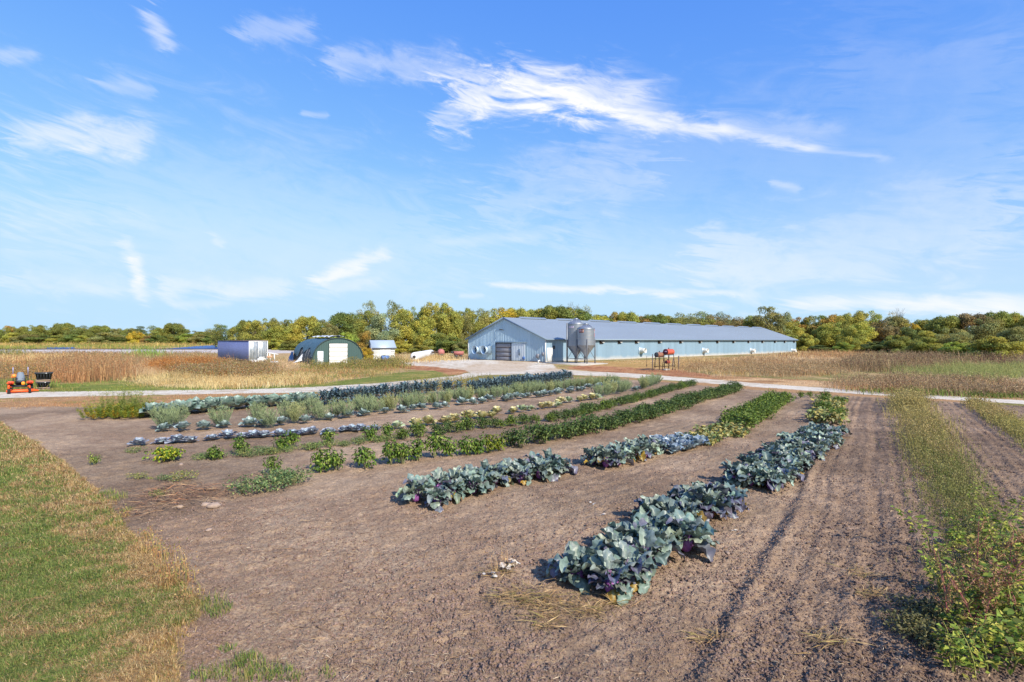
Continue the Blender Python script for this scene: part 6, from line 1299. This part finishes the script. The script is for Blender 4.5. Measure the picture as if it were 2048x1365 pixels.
def stalks(name, label, spots, n, ln_, cols, spread, w=.008, rise=.25):
    g = Geo()
    for px, py, k in spots:
        x, y = G(px, py); m = int(n * k); X = x + gr.normal(0, spread * k, m); Y = y + gr.normal(0, spread * k * .8, m); a = gr.normal(0, .8, m) + math.pi * gr.integers(0, 2, m); D = np.stack([np.cos(a), np.sin(a), gr.uniform(-.05, rise, m)], 1)
        leaves(g, np.stack([X, Y, soil_relief(X, Y) + gr.uniform(.0, .10, m) * k], 1), D, unit(np.array([0, 0, 1.]) + gr.normal(0, .4, (m, 3))), ln_ * gr.uniform(.4, 1.2, m), w * gr.uniform(.6, 1.4, m), np.array(cols)[gr.integers(0, len(cols), m)] * gr.uniform(.75, 1.2, (m, 1)), .06)
    tag(link(name, g.mesh(name, M_GRASS)), label, kind='stuff')
DRY = c_((186, 150, 116), (150, 116, 90), (206, 172, 132), (120, 92, 74), (196, 140, 100))
stalks('dry_stalk_heap', 'heap of dry brown stalks at the lawn edge', [(300, 1015, 1.3), (330, 1008, 1.4), (360, 1000, 1.2), (390, 990, 1.0), (350, 980, 1.0), (420, 985, .8), (310, 990, .8), (290, 1030, .6), (450, 990, .5)], 85, .36, DRY, .32, .006)
stalks('dry_grass_mat', 'flattened dry grass before the front kohlrabi', [(1080, 1215, 1.0), (1130, 1225, 1.0), (1050, 1200, .8), (1180, 1235, .7), (1010, 1200, .6), (1090, 1250, .6), (1000, 1150, .5), (1230, 1215, .4), (1750, 1190, .5), (1720, 1150, .5), (1660, 1290, .6), (1420, 1275, .4)], 150, .26, c_((214, 182, 130), (190, 152, 106), (170, 140, 90), (150, 136, 80)), .18, .004, .35)
tufts('thin_dry_stems', 'thin dry stems standing beside the front kohlrabi', [(1000, 1150, 1.0), (1010, 1130, .7)], 14, .34, c_((214, 180, 130), (190, 150, 110)), .12, .005, 1, .3)

# weedy strips between the tilled beds
def strip(u0, wid, ya, yb, n, h0, cols, heads, seed):
    Y = np.exp(gr.uniform(math.log(ya), math.log(yb), n)); u = u0 + gr.normal(0, wid, n) - .03 * np.clip(12 - Y, 0, 8); X = u + .66 * Y; cl = fbm(X, Y, .8, 3, seed)
    k = gr.uniform(0, 1, n) < .2 + 1.1 * sm(.3, .6, cl); X, Y, cl = X[k], Y[k], cl[k]; n = len(X); h = h0(Y) * gr.uniform(.35, 1.1, n) * (.6 + .8 * cl); g = Geo()
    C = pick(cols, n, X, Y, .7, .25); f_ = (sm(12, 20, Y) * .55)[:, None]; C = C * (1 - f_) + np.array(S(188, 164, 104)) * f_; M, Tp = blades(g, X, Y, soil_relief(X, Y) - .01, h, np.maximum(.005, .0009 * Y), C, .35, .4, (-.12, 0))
    t = gr.uniform(.1, 1.0, (n, heads, 1)); P = (M[:, None] * (1 - t) + Tp[:, None] * t + gr.normal(0, .18, (n, heads, 3)) * h[:, None, None]).reshape(-1, 3); P[:, 2] = np.maximum(P[:, 2], .01); m = len(P); s = np.repeat(np.maximum(.018, .0024 * Y), heads)
    leaves(g, P, unit(gr.normal(size=(m, 3)) + np.array([0, 0, .4])), unit(gr.normal(size=(m, 3)) + np.array([0, 0, .7])), s * gr.uniform(.6, 1.5, m), s * .3, np.repeat(C, heads, 0) * gr.uniform(.7, 1.3, (m, 1))); return g
wc = c_((136, 134, 76), (152, 142, 88), (116, 124, 62), (164, 144, 98), (126, 128, 70))
tag(link('weed_strip', strip(1.65, .40, 6.2, 29, 11000, lambda Y: .12 + .62 * sm(10, 22, Y), wc, 5, 401).mesh('weed_strip', M_GRASS)), 'strip of seeding olive weeds between the tilled soil', kind='stuff')
tag(link('far_weed_strip', strip(4.9, .30, 9, 27, 5200, lambda Y: .12 + .26 * sm(12, 22, Y), c_((122, 136, 62), (140, 140, 76), (104, 124, 56), (150, 134, 84)), 4, 402).mesh('far_weed_strip', M_GRASS)), 'lower strip of green weeds farther across the tilled soil', kind='stuff')
# bold weeds in the near corner
def bigweed(seed, kind):
    q = random.Random(seed); g = Geo(); b = MB(); hh = q.uniform(.6, .95) if kind == 0 else q.uniform(.35, .65); lx, ly = q.uniform(-.75, -.05), q.uniform(-.15, .2)
    stemc = S(150, 84, 86) if kind == 0 else S(150, 150, 76); pt = lambda t: np.array([lx * t * t * hh, ly * t * t * hh, hh * t * (1 - .12 * t)])
    b.tube([tuple(pt(t)) for t in (0, .3, .6, .85, 1)], [.008, .007, .005, .004, .002], 5, stemc); rr_ = np.random.default_rng(seed)
    if kind == 0:
        for br in range(9):
            t0 = q.uniform(.2, .85); a = q.uniform(0, 6.28); ln_ = q.uniform(.12, .26); e = pt(t0) + np.array([math.cos(a) * ln_ * .6, math.sin(a) * ln_ * .6, ln_ * .8]); b.tube([tuple(pt(t0)), tuple(e)], [.004, .002], 4, stemc)
            m = 46; t = rr_.uniform(.2, 1.05, m); P = pt(t0) + (e - pt(t0)) * t[:, None] + rr_.normal(0, .012, (m, 3)); leaves(g, P, unit(rr_.normal(size=(m, 3)) + np.array([0, 0, .8])), unit(rr_.normal(size=(m, 3))), rr_.uniform(.015, .035, m), .007, np.array([S(176, 122, 104), S(172, 142, 92), S(146, 134, 74), S(190, 158, 112)])[rr_.integers(0, 4, m)] * rr_.uniform(.8, 1.2, (m, 1)))
        nl = 26
    else: nl = 64
    m = nl; t = rr_.uniform(.1, .95, m); P = np.array([pt(x) for x in t]); a = rr_.uniform(0, 6.28, m); D = np.stack([np.cos(a), np.sin(a), rr_.uniform(-.4, .6, m)], 1); off = D * rr_.uniform(.02, .10, m)[:, None]
    cc = np.array([S(132, 150, 60), S(164, 172, 70), S(106, 130, 52), S(186, 178, 84)] if kind else [S(120, 140, 58), S(140, 130, 70), S(98, 122, 50), S(160, 150, 70)]); leaves(g, P + off, D, unit(np.array([0, 0, 1.]) + rr_.normal(0, .6, (m, 3))), rr_.uniform(.035, .095, m), rr_.uniform(.012, .026, m), cc[rr_.integers(0, 4, m)] * rr_.uniform(.8, 1.2, (m, 1)), .12)
    return [('foliage', g.mesh('foliage', M_LEAF)), ('stem', b.mesh('stem', M_WSTEM, True))]
M_WSTEM = mat('weed_stem', (1, 1, 1), .7, use_col=True, var=.05)
W0 = [('w0', bigweed(500 + i, 0)) for i in range(5)]; W1 = [('w1', bigweed(520 + i, 1)) for i in range(5)]
rw = random.Random(12)
def corner(n, x0, x1, fn): return [G(fn(rw.random()), 0) for _ in range(0)]
s0 = [(rw.uniform(1870, 2090), rw.uniform(1150, 1420)) for _ in range(40)]; s0 = sorted([p for p in s0 if p[0] > 1880 + (p[1] - 1150) * .12 + 40 * rw.random()], key=lambda p: p[1])
place('red_stemmed_weed', W0, [G(*p) for p in s0[:15]], along('red-stemmed seeding weed', 'counted from the back of the corner clump'), 'weed', 'red-stemmed weeds in the near corner', rw, (.8, 1.15))
s1 = sorted([(rw.uniform(1860, 2110), rw.uniform(1060, 1420)) for _ in range(62)], key=lambda p: p[1]); s1 = [p for p in s1 if p[0] > 1850 + (p[1] - 1060) * .18]
place('leafy_weed', W1, [G(*p) for p in s1[:50]], along('yellow-green leafy weed', 'counted from the back of the corner clump'), 'weed', 'leafy weeds in the near corner', rw, (.75, 1.2))
place('leafy_weed', W1, [G(*q) for q in ((1945, 1010), (1985, 1020), (2015, 1050), (1960, 1045), (1880, 1120), (1905, 1090))], along('bright yellow-green leafy weed', 'of those in the weedy strip before the corner clump'), 'weed', 'leafy weeds in the strip', rw, (.7, .95))
place('weed_mound', [('dw', bush(610, 700, .30, .16, .035, .010, [S(112, 108, 66), S(92, 92, 54), S(128, 118, 76)], .0, low=.05))], [G(1812, 1270), G(1850, 1240), G(1865, 1290)], along('dark matted weed', 'on the soil beside the corner clump'), 'weed', 'matted weeds by the corner clump', rw, (.9, 1.2))

# loose stones, withered leaves
def rock(px, py, s, label, grp=None):
    x, y = G(px, py); q = random.Random(int(px)); b = MB(); V = []
    for j in range(7):
        for i in range(12):
            a = 2 * math.pi * i / 12; p = math.pi * j / 6; k = s * (.8 + .4 * float(vn(np.array(math.cos(a) * 2 + px), np.array(j * .9), 7))); V.append((k * 1.4 * math.sin(p) * math.cos(a), k * math.sin(p) * math.sin(a), k * .65 * math.cos(p)))
    b.add(V, np.array([[j * 12 + i, j * 12 + (i + 1) % 12, (j + 1) * 12 + (i + 1) % 12, (j + 1) * 12 + i] for j in range(6) for i in range(12)])[:, ::-1]); tag(b.build('rock', M_ROCK, None, True, (x, y, soil_z(x, y) + s * .3), q.uniform(0, 3)), label, 'rock', grp)
M_ROCK = mat('pale_stone', S(158, 138, 124), .9, 0, .2, 12, bump=.5)
rock(428, 1018, .085, 'largest pale rock beside the dry stalk heap'); rock(411, 1012, .06, 'smaller pale rock next to the largest one by the stalk heap'); rock(360, 1018, .05, 'pale rock partly under the dry stalk heap'); rock(418, 1062, .04, 'small stone alone on soil below the stalk heap'); rock(1455, 1110, .03, 'small stone on soil beside the purple kohlrabi clump'); rock(362, 932, .05, 'pale stone below the yellow flowered plant')
def dead_leaves(px, py, n, label, s=.1):
    x, y = G(px, py); q = random.Random(int(py)); g = Geo()
    for i in range(n): blade(g, (q.uniform(-.12, .12), q.uniform(-.1, .1), .02), q.uniform(0, 6.28), q.uniform(.0, .5), s * q.uniform(.8, 1.6), s * .35, q.uniform(-.5, 1.5), jit(S(232, 216, 190), q), jit(S(214, 190, 160), q), S(240, 230, 214), q, wav=.4)
    tag(link('withered_leaves', g.mesh('withered_leaves', M_WAXY, True), None, (x, y, soil_z(x, y) + .01)), label, 'withered leaf')
dead_leaves(1025, 1142, 7, 'white withered leaves on bare soil beside the front kohlrabi', .13); dead_leaves(985, 1158, 4, 'few pale withered leaves near the dry stems', .1); dead_leaves(1178, 1010, 3, 'single pinkish white scrap on soil between the two near beds', .07); dead_leaves(1205, 1036, 2, 'tiny pale scrap just behind the front kohlrabi', .06); dead_leaves(1460, 1065, 3, 'pale scrap on soil beyond the purple kohlrabi', .06)
